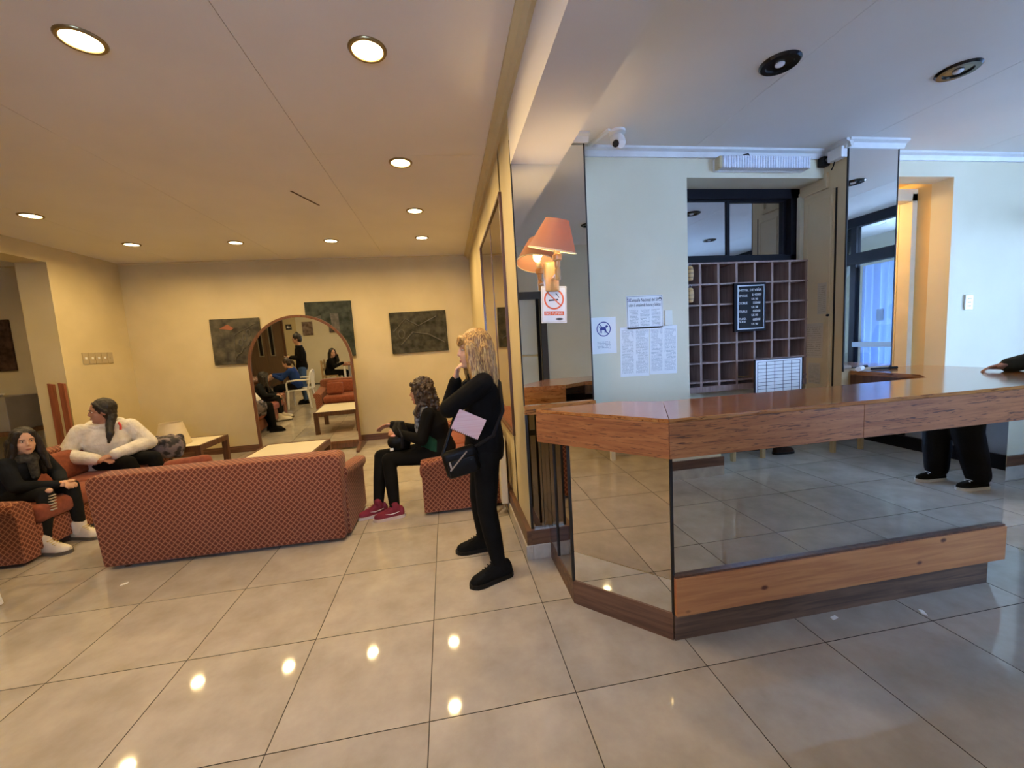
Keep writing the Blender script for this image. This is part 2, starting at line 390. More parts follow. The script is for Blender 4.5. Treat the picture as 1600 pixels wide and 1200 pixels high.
# ceilings
cl = struct('ceiling', [box(-7.3, .66, -2.9, 5.5, ZL+.014, ZL+.1)], GROUT, 'white boarded lounge ceiling with fine joints')
xs = [-7.2, -5.1, -3.62, -2.14, -.68, .66]
for a, b in zip(xs, xs[1:]):
    for y0, y1 in ((-2.8, 1.83), (1.83, 5.36)):
        obj('ceiling_panel', box(a+.0015, b-.0015, y0+.0006, y1-.0006, ZL, ZL+.014), CEILW, cl)
obj('peeling_edge', prism([(-1.10, 2.55), (-1.08, 2.56), (-.955, 2.93), (-.975, 2.91)], ZL-.006, ZL, 'z'), M('torn_ceiling_edge', (.12, .08, .05), rough=.8), cl)
cr_ = struct('ceiling_reception', [box(.9, 7.2, -2.9, 1.62, ZR+.014, ZR+.1)], GROUT, 'white boarded reception ceiling with fine joints')
xs = [.95, 1.97, 3.17, 4.37, 7.2]
for a, b in zip(xs, xs[1:]): obj('ceiling_panel', box(a+.0015, b-.0015, -2.8, 1.60, ZR, ZR+.014), CEILW, cr_)
struct('beam_1', box(.65, .96, -2.85, 1.085, 2.555, 3.02), CEILW, 'white boxed ceiling beam between lounge and reception')
struct('beam_2', box(-4.75, -4.425, -2.85, 4.25, 2.735, 3.02), CREAM, 'cream ceiling beam on the far side of the lounge')
# walls
struct('wall_back', box(-7.3, .97, YB, YB+.15, 0, 3.05), CREAM, 'cream painted back wall of the lounge')
struct('wall_left', box(-7.35, -7.2, -2.95, 5.5, 0, 3.05), CREAM, 'cream painted far side wall')
struct('wall_wing', box(-4.75, -4.425, 4.25, YB, 0, 3.0), CREAM, 'short cream wing wall with light switches')
struct('wall_partition', box(XP, .97, 1.55, YB, 0, 3.02), CREAM, 'cream partition wall between lounge and reception')
struct('wall_pier', box(XP, 1.13, 1.095, 1.60, 0, 2.95), CREAM, 'cream pier faced with mirrors at the partition end')
struct('wall_rear', [box(-7.3, -.8, -2.95, -2.8, 0, 3.05), box(-.8, .4, -2.95, -2.8, 0, 1.7), box(-.8, .4, -2.95, -2.8, 2.5, 3.05), box(.4, 3.32, -2.95, -2.8, 0, 3.05), box(3.32, 4.62, -2.95, -2.8, 0, 1.0), box(3.32, 4.62, -2.95, -2.8, 2.4, 3.05), box(4.62, 7.0, -2.95, -2.8, 0, 3.05)], PALE, 'pale wall at the rear of the room')
struct('wall_block', [box(1.0, 2.84, -2.85, -1.78, 0, 2.8)], PALE, 'pale wall block across from the reception counter')
struct('wall_right', [box(1.13, 1.94, 1.25, 1.66, 0, 2.80), box(1.94, 3.06, 1.25, 1.66, 2.545, 2.80), box(1.94, 3.06, 1.58, 1.66, 0, 2.545),
                      box(3.49, 4.255, 1.25, 1.40, 2.56, 2.80), box(4.255, 6.8, 1.25, 1.40, 0, 2.80)], PALE, 'pale cream reception wall with niche and doorway')
struct('wall_pillar', box(3.06, 3.49, 1.075, 3.1, 0, 2.80), OCHRE, 'ochre painted pillar beside the key rack')
struct('wall_corridor', [box(4.255, 4.45, 1.40, 3.1, 0, 2.72), box(3.4, 4.5, 3.0, 3.1, 0, 2.8), box(3.4, 4.5, 1.40, 3.1, 2.62, 2.75)], M('corridor_yellow_paint', (.70, .50, .22), (.74, .54, .25), scale=3, rough=.5), 'yellow corridor walls beyond the doorway')
# cornices
def cornice_x(x0, x1, y, z, s, d=-1):      # along x on a wall facing d*y
    return prism([(y, z), (y+d*s, z), (y+d*s, z-s*.28), (y+d*s*.55, z-s*.45), (y+d*s*.3, z-s), (y, z-s)], x0, x1, 'x')
def cornice_y(y0, y1, x, z, s, d=-1):
    return prism([(x, z), (x+d*s, z), (x+d*s, z-s*.28), (x+d*s*.55, z-s*.45), (x+d*s*.3, z-s), (x, z-s)], y0, y1, 'y')
struct('trim_1', cornice_x(1.13, 3.06, 1.25, ZR, .055), TRIMW, 'white cornice above the notices and key niche')
struct('trim_2', [cornice_x(3.03, 3.52, 1.075, ZR, .055), cornice_y(1.03, 1.25, 3.06, ZR, .055)], TRIMW, 'white cornice round the mirrored pillar top')
struct('trim_3', cornice_x(3.49, 5.2, 1.25, ZR, .055), TRIMW, 'white cornice above the right hand wall')
struct('trim_4', cornice_y(-2.8, 5.35, XP, ZL, .07), CREAM, 'cream cornice along beam and partition')
struct('trim_5', cornice_x(-4.425, .65, YB, ZL, .025), CREAM, 'thin cream cornice along lounge back wall')
struct('trim_6', cornice_x(1.02, 1.15, 1.075, ZR, .05), TRIMW, 'short white cornice above the mirrored pier')
# skirtings
struct('baseboard_back', box(-7.2, .65, YB-.015, YB, 0, .10), BASEB, 'brown wooden skirting along the lounge back wall')
struct('baseboard_partition', [box(.615, .65, 1.06, YB-.015, .10, .20)], BASEBY, 'brown wooden skirting along the partition')
struct('baseboard_partition_tile', [box(.605, .65, 1.05, YB-.015, 0, .10, .006, 2)], PLINTH, 'grey tile upstand below partition skirting')
struct('baseboard_pier', box(.65, .775, 1.06, 1.095, .10, .20), BASEB, 'brown skirting at the foot of the mirrored pier')
struct('baseboard_pier_tile', box(.65, .775, 1.05, 1.095, 0, .10, .006, 2), PLINTH, 'grey tile upstand at the foot of the pier')
struct('baseboard_right', box(4.255, 5.25, 1.225, 1.25, .12, .21), BASEB, 'brown skirting along the right hand wall')
struct('baseboard_right_tile', box(4.255, 5.25, 1.222, 1.25, 0, .12), PLINTH, 'grey tile upstand along the right hand wall')
struct('baseboard_block', box(1.5, 2.86, -1.78, -1.76, .10, .19), BASEB, 'brown skirting on the wall across from the counter')
struct('baseboard_block_tile', box(1.5, 2.86, -1.78, -1.758, 0, .10), PLINTH, 'grey tile upstand on the wall across from the counter')
struct('baseboard_wing', box(-4.425, -4.41, 4.25, YB-.015, 0, .10), BASEBY, 'brown skirting along the wing wall')

wr = thing('fill_window', 'added white framed high window giving daylight fill from the rear wall', None, (-.2, -2.95, 0), kind='structure')  # unseen window behind the camera, added to let soft daylight into the lounge
obj('frame', [box(-.6, .6, 0, .08, 1.7, 1.75), box(-.6, .6, 0, .08, 2.45, 2.5)]+[box(x-.03, x+.03, 0, .08, 1.75, 2.45) for x in (-.57, 0, .57)], TRIMW, wr)
for x in (-.285, .285): obj('pane', box(x-.26, x+.26, .03, .036, 1.75, 2.45), GLASS, wr)
# street glazing at the right, x = 5.0
w3 = thing('window_3', 'black framed street window in the rear wall of the reception', None, (3.97, -2.95, 0), kind='structure')
obj('frame', [box(-.65, .65, 0, .09, 1.0, 1.06), box(-.65, .65, 0, .09, 2.34, 2.4), box(-.65, .65, 0, .09, 1.92, 1.97)]+[box(x-.03, x+.03, 0, .09, 1.06, 2.34) for x in (-.62, 0, .62)], BLACKF, w3)
for x in (-.31, .31): obj('pane', box(x-.28, x+.28, .03, .036, 1.06, 2.34), GLASS, w3)
gz = thing('window_4', 'black framed glass partition with glass doors to the porch', None, (5.25, 0, 0), kind='structure')
ys = [-2.8, -1.95, -.78, .34, 1.25]
for y in ys: obj('post', box(0, .07, y-.035, y+.035, 0, ZR), BLACKF, gz)
obj('header', box(-.005, .09, -2.8, 1.25, 2.62, ZR), BLACKF, gz)
obj('transom', box(-.005, .09, -2.8, 1.25, 2.17, 2.30), BLACKF, gz)
obj('sill', box(-.02, .10, -2.8, 1.25, 0, .14), BLACKF, gz)
for a, b in zip(ys, ys[1:]):
    obj('kick_panel', box(.01, .06, a+.035, b-.035, .14, .62), M('grey_kick_panel', (.20, .21, .23), (.26, .27, .29), scale=3, rough=.3), gz)
    for z0, z1 in ((.62, 2.17), (2.30, 2.62)):
        obj('pane', box(.03, .036, a+.035, b-.035, z0, z1), GLASS, gz)
obj('push_bar', box(-.03, .01, -.74, .30, 1.15, 1.21), M('pale_push_bar', (.62, .78, .92), rough=.3), gz)
obj('sticker', box(.024, .03, -.50, -.42, 1.46, 1.60), M('blue_sticker', (.25, .38, .55), rough=.4), gz)
obj('plaque', box(.015, .03, -.16, .06, 1.86, 2.10), M('brown_plaque', (.06, .035, .04), rough=.4), gz)
pts, pin = [], []
for k in range(97):
    y = -.80+1.16*k/96; w = .028*math.sin(k*.82)+.012*math.sin(k*.31+1)
    pts.append((.16+w, y)); pin.append((.163+w, y))
cu = obj('street_curtain', band(pts, pin, .10, 2.15, 'z', closed=False), curtainmat(), None, True)
cu.location = (5.25, 0, 0); tag(cu, 'pale blue sheer curtain hanging behind the street door glass', 'curtain')
struct('wall_facade', [box(6.6, 6.75, -2.9, -1.1, 0, 2.85), box(6.6, 6.75, -1.1, .45, 0, .2), box(6.6, 6.75, -1.1, .45, 2.5, 2.85), box(6.6, 6.75, .45, 1.4, 0, 2.85)], PALE, 'pale porch front wall with a wide opening')
ar = [(-1.55+.85*math.cos(PI*k/24), 1.62+.85*math.sin(PI*k/24)) for k in range(25)]; ai = [(-1.55+.75*math.cos(PI*k/24), 1.62+.75*math.sin(PI*k/24)) for k in range(25)]
tag(struct('trim_7', band(ar, ai, 6.55, 6.6, 'x', closed=False), TRIMW, 'x'), 'white arched moulding on the porch wall')
struct('pavement', box(5.25, 14, -12, 12, -.12, -.01), M('grey_paving', (.42, .42, .42), (.5, .5, .5), scale=3, rough=.8), 'grey paving outside the street door')
pl_ = thing('porch_light', 'round white ceiling light in the street porch', 'ceiling light', (5.75, -.95, ZR))
obj('rim', lathe([(.15, 0), (.15, -.02), (.12, -.03), (.12, 0)]), TRIMW, pl_, True); obj('lens', lathe([(.12, -.005), (.10, -.03), (.02, -.04)]), WHITE, pl_, True)

# rear: brown double door, exit sign, framed pictures, dark glazed door (seen in mirrors)
BRN = wood('brown_door_veneer', (.17, .105, .06), (.13, .08, .045), 'z', rough=.45, coat=.1)
dr = thing('door_1', 'brown double door with narrow glazed slots', None, (-4.85, -2.8, 0), kind='structure')
for s in (-1, 1):
    lf = obj('door_leaf', box(min(0, s*.48)+.004, max(0, s*.48)-.004, 0, .05, .01, 2.25), BRN, dr)
    obj('slot_frame', band([(s*.16-.07, .95), (s*.16+.07, .95), (s*.16+.07, 2.0), (s*.16-.07, 2.0)], [(s*.16-.045, .98), (s*.16+.045, .98), (s*.16+.045, 1.97), (s*.16-.045, 1.97)], .05, .065, 'y'), STEEL, lf)
    obj('slot_glass', box(s*.16-.045, s*.16+.045, .05, .056, .98, 1.97), BLACKP, lf)
obj('door_frame', band([(-.54, 0), (-.54, 2.32), (.54, 2.32), (.54, 0)], [(-.48, 0), (-.48, 2.26), (.48, 2.26), (.48, 0)], 0, .07, 'y', closed=False), DARKW, dr)
st = struct('wall_rear_strip', box(-4.31, -3.95, -2.8, -2.785, 0, ZL), CREAM, 'cream painted strip beside the brown door')
ex = thing('exit_sign', 'black exit sign with a white arrow', 'sign', (-4.16, -2.785, 1.82))
obj('plate', box(-.085, .085, 0, .004, -.085, .085), INK, ex)
obj('arrow', prism([(.05, -.012), (-.01, -.012), (-.01, -.045), (-.06, 0), (-.01, .045), (-.01, .012), (.05, .012)], .004, .006, 'y'), PAPER, ex)
dk = thing('door_2', 'dark framed glazed door in the wall opposite the pier', None, (1.25, -1.78, 0), kind='structure')
obj('door_frame', band([(-.25, 0), (-.25, 2.12), (.30, 2.12), (.30, 0)], [(-.17, 0), (-.17, 2.02), (.22, 2.02), (.22, 0)], 0, .05, 'y', closed=False), M('dark_grey_frame', (.06, .055, .05), rough=.4), dk)
for z0, z1 in ((.1, 1.25), (1.28, 2.02)): obj('pane', box(-.17, .16, .005, .02, z0, z1), M('frosted_pane', (.62, .68, .66), rough=.25), dk)
obj('mullion', box(.16, .20, .005, .04, .1, 2.02), BLACKF, dk)

# doorway on the right: frame and door edge inside the reveal
dw = thing('door_3', 'cream door frame and open door in the right hand doorway', None, (4.255, 1.40, 0), kind='structure')
CRM2 = M('cream_gloss_paint', (.66, .60, .44), (.70, .64, .48), scale=6, rough=.3)
obj('jamb', box(-.05, 0, .10, .20, 0, 2.52), CRM2, dw); obj('jamb_stop', box(-.03, 0, .22, .27, 0, 2.5), CRM2, dw)
obj('head_frame', box(-.76, 0, .10, .20, 2.46, 2.56), CRM2, dw)
lf = obj('door_leaf', box(-.045, -.005, .30, 1.12, 0, 2.45), M('door_yellow_gloss', (.70, .52, .26), (.74, .56, .29), scale=5, rough=.3), dw)
for z0, z1 in ((.4, 1.15), (1.22, 1.88), (2.0, 2.30)): obj('hinge_gap', box(-.052, -.044, .44, .475, z0, z1), BLACKF, lf)

# niche window over the key rack
nw = thing('window_1', 'black framed sliding window above the key rack', None, (0, 1.46, 0), kind='structure')
obj('frame', [box(1.94, 3.06, 0, .09, 2.475, 2.545), box(1.94, 3.06, 0, .09, 1.97, 2.035), box(2.985, 3.06, 0, .09, 1.97, 2.545), box(1.94, 1.965, 0, .09, 1.97, 2.545)], BLACKF, nw)
for x0, x1, y in ((1.965, 2.455, .03), (2.455, 2.985, .05)):
    s = obj('sash', band([(x0, 2.03), (x1, 2.03), (x1, 2.48), (x0, 2.48)], [(x0+.02, 2.05), (x1-.022, 2.05), (x1-.022, 2.462), (x0+.02, 2.462)], y, y+.03, 'y'), BLACKF, nw)
    obj('pane', box(x0+.018, x1-.018, y+.012, y+.018, 2.045, 2.465), WING, s)
#COUNTER
# ------------------------------------------------------------------ mirrored pier
pm = thing('pier_mirror', 'tall mirror facing on the pier behind the wall lamp', 'mirror', (0, 1.095, 0))
obj('mirror_glass', box(.655, 1.125, -.008, 0, 1.04, 2.69), MIR, pm)
obj('edge_strip', [box(.648, .656, -.01, 0, 1.04, 2.69), box(1.124, 1.132, -.01, 0, 1.04, 2.69), box(.648, 1.132, -.01, 0, 2.688, 2.696)], EDGE, pm)
lm = thing('pier_lower_mirror', 'smoked mirror panels on the pier below the wooden ledge', 'mirror', (0, 1.095, 0))
for x0, x1 in ((.668, .745), (.749, .775), (.80, 1.125)): obj('mirror_panel', box(x0, x1, -.008, 0, .20, .985), MIRD, lm)
obj('edge_strip', [box(.652, .668, -.012, 0, .20, .985), box(.745, .749, -.009, 0, .2, .985)], EDGE, lm)
ld = thing('pier_ledge', 'varnished wooden ledge strip with screws across the mirrored pier', 'ledge', (0, 1.095, 0))
obj('board', [box(.648, 1.135, -.035, 0, .985, 1.045, .004, 2)], OAKX, ld)
for x in (.71, .90, 1.07): obj('screw', cyl((x, -.035, 1.018), (x, -.038, 1.018), .007, n=10), DARKW, ld)
pp = thing('pillar_mirror', 'tall mirror facing on the pillar beside the doorway', 'mirror', (0, 1.075, 0))
obj('mirror_glass', box(3.068, 3.482, -.008, 0, 1.12, 2.68), MIR, pp)
obj('edge_strip', [box(3.060, 3.069, -.01, 0, 1.1, 2.69), box(3.481, 3.49, -.01, 0, 1.1, 2.69), box(3.06, 3.49, -.01, 0, 2.678, 2.688)], EDGE, pp)
wp = thing('partition_mirror', 'bronze tinted mirror panels set in the lounge partition', 'mirror', (XP, 0, 0))
for y0, y1 in ((1.53, 2.22), (2.235, 3.16)): obj('mirror_panel', box(-.008, 0, y0, y1, .77, 2.525), MIRB, wp)
obj('frame', [box(-.02, 0, 1.515, 3.175, 2.525, 2.545), box(-.02, 0, 3.16, 3.178, .75, 2.545), box(-.02, 0, 1.512, 1.53, .75, 2.545), box(-.02, 0, 1.515, 3.175, .75, .77), box(-.012, 0, 2.22, 2.235, .77, 2.525)], DARKW, wp)

# ------------------------------------------------------------------ reception counter
rc = thing('reception_counter', 'mirrored reception counter with varnished oak top and cracked fascia', 'counter', (1.15, .18, 0))
def loc(sh): return move(sh, (-1.15, -.18, 0))
A, B, Cc, D, E_ = (.78, 1.085), (.78, .56), (1.15, .18), (3.09, .18), (3.60, .58)
ZT = 1.105
def wallseg(p, q, t, z0, z1, ext=0.0):
    p, q = Vector((*p, 0)), Vector((*q, 0)); d = (q-p).normalized(); n = Vector((-d.y, d.x, 0)); p, q = p-d*ext, q+d*ext
    pts = [p, q, q+n*t, p+n*t]
    return prism([(a.x, a.y) for a in pts], z0, z1)
def off(p, q, o):
    p, q = Vector((*p, 0)), Vector((*q, 0)); d = (q-p).normalized(); n = Vector((d.y, -d.x, 0))*o
    return (p+n).xy[:], (q+n).xy[:]
obj('carcass', [loc(wallseg(A, B, .03, .0, .95)), loc(wallseg(B, Cc, .03, .0, .95)), loc(wallseg(Cc, D, .03, .132, .95)), loc(wallseg(Cc, (3.0, .18), .03, 0, .132)), loc(wallseg(D, E_, .03, .132, .95)), loc(wallseg(E_, (3.60, 1.07), .03, .132, .95)), loc(wallseg((3.0, .18), (3.48, .60), .02, 0, .132)), loc(wallseg((3.48, .60), (3.48, 1.07), .02, 0, .132)), loc(box(3.07, 3.10, .62, 1.07, 0, .95))], OCHRE, rc)
def skin(name, p, q, z0, z1, m, t=.006, o=.0, ext=0.0):
    a, b = off(p, q, o+t); return obj(name, loc(wallseg(a, b, t, z0, z1, ext)), m, rc)
skin('mirror_panel', Cc, D, .325, .95, MIRC)
skin('mirror_panel', B, Cc, .305, .95, MIRA)
sl = skin('mirror_strip', B, Cc, .135, .302, MIR)
mid = Vector((A[0], .83, 0))
skin('mirror_panel', A, (.78, .845), .12, .95, MIRD); skin('mirror_panel', (.78, .84), B, .12, .95, MIRD)
skin('mirror_panel', D, E_, .325, .95, MIRC)
skin('front_plank', Cc, (3.085, .18), .132, .318, PINE, t=.03, o=.0)
skin('plank_cap', Cc, (3.085, .18), .318, .328, DARKW, t=.022)
skin('kick_board', Cc, (3.0, .18), 0, .132, KICK, t=.012)
skin('kick_board', B, Cc, 0, .135, KICKD, t=.012)
skin('kick_board', A, B, 0, .12, KICK, t=.008)
skin('kick_board', (3.0, .18), (3.48, .60), 0, .132, KICK, t=.004)
for p, w in ((B, .012), (Cc, .009)): obj('corner_strip', loc(box(p[0]-w, p[0]+w*.4, p[1]-w, p[1]+w*.4, .13, .95)), EDGE, rc)
obj('corner_strip', loc(box(.765, .782, .842, .846, .12, .95)), EDGE, rc)
# top: chamfer piece, front piece, return piece, each with its fascia
T1, T2, T3, T4, T5 = (.616, .557), (1.069, .048), (3.22, .048), (3.75, .50), (3.75, 1.07)
I1, I2, I3, I4, I5 = (1.082, .600), (1.284, .475), (3.003, .495), (3.13, .62), (3.13, 1.07)
g = .0015
obj('top_board', loc(prism([T1, (T2[0]-g, T2[1]), (I2[0]-g, I2[1]), I1], ZT-.03, ZT)), OAKD, rc)
obj('top_board', loc(prism([(T2[0]+g, T2[1]), T3, I3, (I2[0]+g, I2[1])], ZT-.03, ZT)), OAKX, rc)
obj('top_board', loc(prism([T3, T4, T5, I5, I4, I3], ZT-.0302, ZT-.0002)), OAKY, rc)
def fas(p, q, m, o=.008, z0=.935, z1=1.088): obj('fascia_board', loc(wallseg(*off(p, q, o), .03, z0, z1)), m, rc)
fas(T1, (T2[0], T2[1]), FASD); fas((T2[0]-.003, T2[1]), (2.02, .048), FASX); fas((2.023, .048), (T3[0]+.003, T3[1]), FASX); fas(T3, T4, FASD); fas(T4, T5, OAKY)
obj('top_bead', [loc(wallseg(*off(T1, T2, .004), .02, 1.090, 1.100)), loc(wallseg(*off(T2, T3, .004), .02, 1.090, 1.100)), loc(wallseg(*off(T3, T4, .004), .02, 1.09, 1.1))], OAKX, rc)
obj('end_board', loc(wallseg((1.08, .607), (.62, .566), .02, .95, 1.076)), OAKX, rc)
obj('inner_board', [loc(wallseg(I3, I2, .018, 1.0, 1.074)), loc(wallseg(I4, I3, .018, 1.0, 1.074)), loc(wallseg(I5, I4, .018, 1.0, 1.074))], DARKW, rc)
obj('soffit', [loc(prism([T1, T2, I2, I1], .948, .952)), loc(prism([T2, T3, I3, I2], .948, .952))], DARKW, rc)
obj('inner_shelf', loc(box(3.14, 3.58, .66, 1.06, .70, .73)), DARKW, rc)

# things on the counter
pn = thing('pen', 'black pen lying on the counter return beside the pillar mirror', 'pen', (3.30, .98, ZT), rz=math.radians(-12))
obj('barrel', tube([(-.08, 0, .009), (.05, 0, .009)], .008, 10), BLACKP, pn, True); obj('cap', tube([(.045, 0, .010), (.10, 0, .010)], .010, 10), BLACKP, pn, True)
rp = obj('rolled_paper', tube([(-.05, 0, .018), (.05, 0, .018)], .017, 14), PAPER, None, True); rp.location = (3.13, 1.0, ZT); rp.rotation_euler = (0, 0, .5)
tag(rp, 'small roll of white paper on the counter return', 'paper')

# ------------------------------------------------------------------ key rack
kr = thing('key_rack', 'mauve brown wooden pigeonhole key rack in the wall niche', 'rack', (0, 1.36, 0))
cx = [1.955, 2.112, 2.266, 2.420, 2.576, 2.729, 2.884, 3.035]
rz_ = [1.064, 1.212, 1.360, 1.508, 1.657, 1.812, 1.968]
for x in cx: obj('divider', box(x-.009, x+.009, .004, .19, 1.03, 1.97), RACKW, kr)
for z in rz_: obj('shelf', box(1.945, 3.045, 0, .19, z-.006, z+.006), RACKW, kr)
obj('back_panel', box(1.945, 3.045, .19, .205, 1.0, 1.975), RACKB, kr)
obj('bottom_rail', box(1.945, 3.045, .0, .19, .985, 1.03), RACKW, kr)
FOB = wood('pale_turned_wood', (.62, .38, .14), (.48, .27, .09), 'z', rough=.4)
for z in (1.895, 1.735):
    k = thing('key_fob', 'turned wooden barrel key fob in the %s row of the rack' % ('top' if z > 1.8 else 'second'), 'key fob', (2.02, 1.352, z), group='barrel key fobs in the rack')
    obj('barrel', lathe([(.008, -.055), (.020, -.052), (.026, -.025), (.028, 0), (.026, .025), (.020, .05), (.010, .055)], n=16), FOB, k, True)
    obj('ring', tube([(.012*math.cos(a), 0, .066+.012*math.sin(a)) for a in [i*PI/6 for i in range(12)]], .0018, 6, True), STEEL, k, True)
    for zz in (-.03, .0, .03): obj('groove', lathe([(.0268 if zz else .0285, zz-.002), (.0275 if zz else .029, zz), (.0268 if zz else .0285, zz+.002)], n=16), DARKW, k, True)
kb = thing('key_bunch', 'brass key lying in the bottom row of the rack', 'key', (2.50, 1.42, 1.07))
obj('bow', tube([(.02*math.cos(a), .02*math.sin(a), .008) for a in [i*PI/6 for i in range(12)]], .005, 6, True), BRASS, kb, True); obj('blade', box(.02, .08, -.006, .006, .004, .012), BRASS, kb)
# price board
pb = thing('price_board', 'black felt price board with white letters hanging on the key rack', 'sign', (2.510, 1.352, 1.623))
obj('backing', box(-.135, .135, -.012, 0, -.185, .185), BLACKP, pb)
obj('frame', band([(-.135, -.185), (.135, -.185), (.135, .185), (-.135, .185)], [(-.105, -.165), (.118, -.165), (.118, .165), (-.105, .165)], -.02, -.012, 'y'), BLACKF, pb)
obj('silver_frame', band([(-.108, -.168), (.121, -.168), (.121, .168), (-.108, .168)], [(-.102, -.160), (.115, -.160), (.115, .160), (-.102, .160)], -.022, -.012, 'y'), STEEL, pb)
AX = ((1, 0, 0), (0, 0, 1), (0, -1, 0))
L_ = []
for s, x, z, w in (('HOTEL DE VIÑA', .008, .130, .024), ('SINGLE', -.055, .088, .022), ('$ 45000', .062, .094, .022), ('US 50', .045, .062, .021), ('DOBLE', -.055, .032, .022), ('55000', .062, .032, .024), ('US 58', .045, .000, .021), ('TRIPLE', -.055, -.032, .022), ('60000', .062, -.030, .024), ('US 80', .045, -.062, .021), ('CUAD.', -.060, -.088, .020), ('SUITE', -.060, -.110, .020), ('60000', .062, -.096, .024), ('US 90', .045, -.130, .021)):
    obj('lettering_line', text_shape(s, w*1.1, (x, -.0135, z), AX, .0005), PAPER, pb)['kind'] = 'stuff'
# white room grid board
gb = thing('room_grid_board', 'white room chart board ruled with black lines behind the counter', 'board', (2.636, 1.19, .0))
for s in (-1, 1): obj('leg', box(s*.15-.01, s*.15+.01, .01, .03, 0, .96), BLACKP, gb)
obj('board', box(-.20, .20, 0, .012, .93, 1.222), PAPER, gb)
ln = [box(-.20+.02+i*.072-.0015, -.20+.02+i*.072+.0015, -.0015, 0, .93, 1.205) for i in range(6)]+[box(-.18, .18, -.0015, 0, z-.0013, z+.0013) for z in [1.205-.0255*i for i in range(11)]]
obj('ruled_lines', ln, INK, gb)
obj('edge', band([(-.203, .928), (.203, .928), (.203, 1.225), (-.203, 1.225)], [(-.197, .934), (.197, .934), (.197, 1.219), (-.197, 1.219)], -.002, .013, 'y'), INK, gb)

# ------------------------------------------------------------------ notices on the reception wall
R_, U_, N_ = (1, 0, 0), (0, 0, 1), (0, -1, 0)
Yw = 1.25
def notice(name, label, x0, x1, z0, z1, ink, rows, cols, roll=0.0):
    t = thing(name, label, 'notice', ((x0+x1)/2, Yw, (z0+z1)/2)); t.rotation_euler = (0, roll, 0)
    sheet('paper', (0, -.001, 0), R_, U_, N_, x1-x0, z1-z0, papermat('print_'+label[:12], ink, rows, cols), t)
    return t
n1 = thing('tax_notice', 'white invoice campaign notice with bold two line heading', 'notice', (1.597, Yw, 1.622))
sheet('paper', (0, -.001, 0), R_, U_, N_, .278, .235, PAPER, n1)
sheet('fine_print', (0, -.0025, -.038), R_, U_, N_, .262, .135, papermat('print_columns', (.03, .03, .04), 16, 3), n1, .0004)
obj('heading', [text_shape('Campaña Nacional del SII', .034, (-.005, -.0032, .085), AX, .0003, sx=.62), text_shape('sobre la emisión de facturas y boletas', .032, (0, -.0032, .050), AX, .0003, sx=.50)], INK, n1)
obj('logo', text_shape('SII', .034, (-.119, -.0032, .085), AX, .0003, sx=.8), BLUEINK, n1)
obj('emblem', [prism([(.118+.012*math.cos(a), .088+.012*math.sin(a)) for a in [i*PI/8 for i in range(9)]], -.0034, -.0028, 'y'), band([(.118+.012*math.cos(a), .086+.012*math.sin(a)) for a in [i*PI/8 for i in range(16)]], [(.118+.010*math.cos(a), .086+.010*math.sin(a)) for a in [i*PI/8 for i in range(16)]], -.0034, -.0028, 'y')], INK, n1)
obj('border', band([(-.133, -.11), (.133, -.11), (.133, .112), (-.133, .112)], [(-.131, -.108), (.131, -.108), (.131, .110), (-.131, .110)], -.0034, -.0028, 'y'), INK, n1)
notice('posted_document', 'closely printed two column document under the left of the campaign notice', 1.402, 1.623, 1.165, 1.520, (.05, .05, .05), 44, 2, .02)
notice('posted_document', 'closely printed bluish document right beside the other posted document', 1.628, 1.842, 1.168, 1.520, (.06, .08, .14), 40, 2, .02)
dg = thing('dog_notice', 'white sheet with blue no dogs symbol beside the pier mirror', 'notice', (1.282, Yw, 1.472))
sheet('paper', (0, -.001, 0), R_, U_, N_, .185, .255, PAPER, dg)
def ring(cx_, cz, r, w, n=40): return band([(cx_+r*math.cos(2*PI*i/n), cz+r*math.sin(2*PI*i/n)) for i in range(n)], [(cx_+(r-w)*math.cos(2*PI*i/n), cz+(r-w)*math.sin(2*PI*i/n)) for i in range(n)], -.0034, -.0026, 'y')
def bar(p, q, w, y0=-.0034, y1=-.0026):
    p, q = Vector((p[0], p[1], 0)), Vector((q[0], q[1], 0)); d = (q-p).normalized(); n = Vector((-d.y, d.x, 0))*w/2
    return prism([((p+n).x, (p+n).y), ((q+n).x, (q+n).y), ((q-n).x, (q-n).y), ((p-n).x, (p-n).y)], y0, y1, 'y')
obj('ban_ring', [ring(0, .045, .052, .006), bar((-.034, .082), (.036, .009), .006)], BLUEINK, dg)
obj('dog', [prism([(-.026, .058), (.012, .060), (.018, .044), (.012, .036), (-.020, .038), (-.028, .044)], -.0032, -.0027, 'y'), prism([(.010, .056), (.018, .072), (.034, .066), (.032, .060), (.020, .054)], -.0032, -.0027, 'y'),
            bar((-.024, .044), (-.030, .016), .006), bar((-.017, .042), (-.018, .016), .006), bar((.010, .042), (.010, .016), .006), bar((.015, .044), (.020, .017), .005), bar((-.026, .056), (-.036, .066), .004)], BLUEINK, dg)
sheet('fine_print', (0, -.0025, -.068), R_, U_, N_, .12, .062, papermat('print_dog', (.05, .06, .15), 6, 1), dg, .0004)
obj('blank_switch_plate', box(-.03, .03, -.012, 0, -.055, .055, .004, 2), M('cream_plastic_plate', (.70, .69, .58), rough=.4)).location = (1.775, Yw, 1.572)
tag(bpy.data.objects['blank_switch_plate'], 'blank cream cover plate beside the campaign notice', 'cover plate')
ou = thing('power_outlet', 'white power outlet plate on the right hand wall', 'outlet', (4.455, Yw, 1.567))
obj('plate', box(-.042, .042, -.012, 0, -.062, .062, .006, 2), WHITE, ou)
for z in (-.03, 0, .03): obj('socket', [cyl((x, -.0125, z), (x, -.0115, z), .004, n=8) for x in (-.012, 0, .012)], INK, ou)

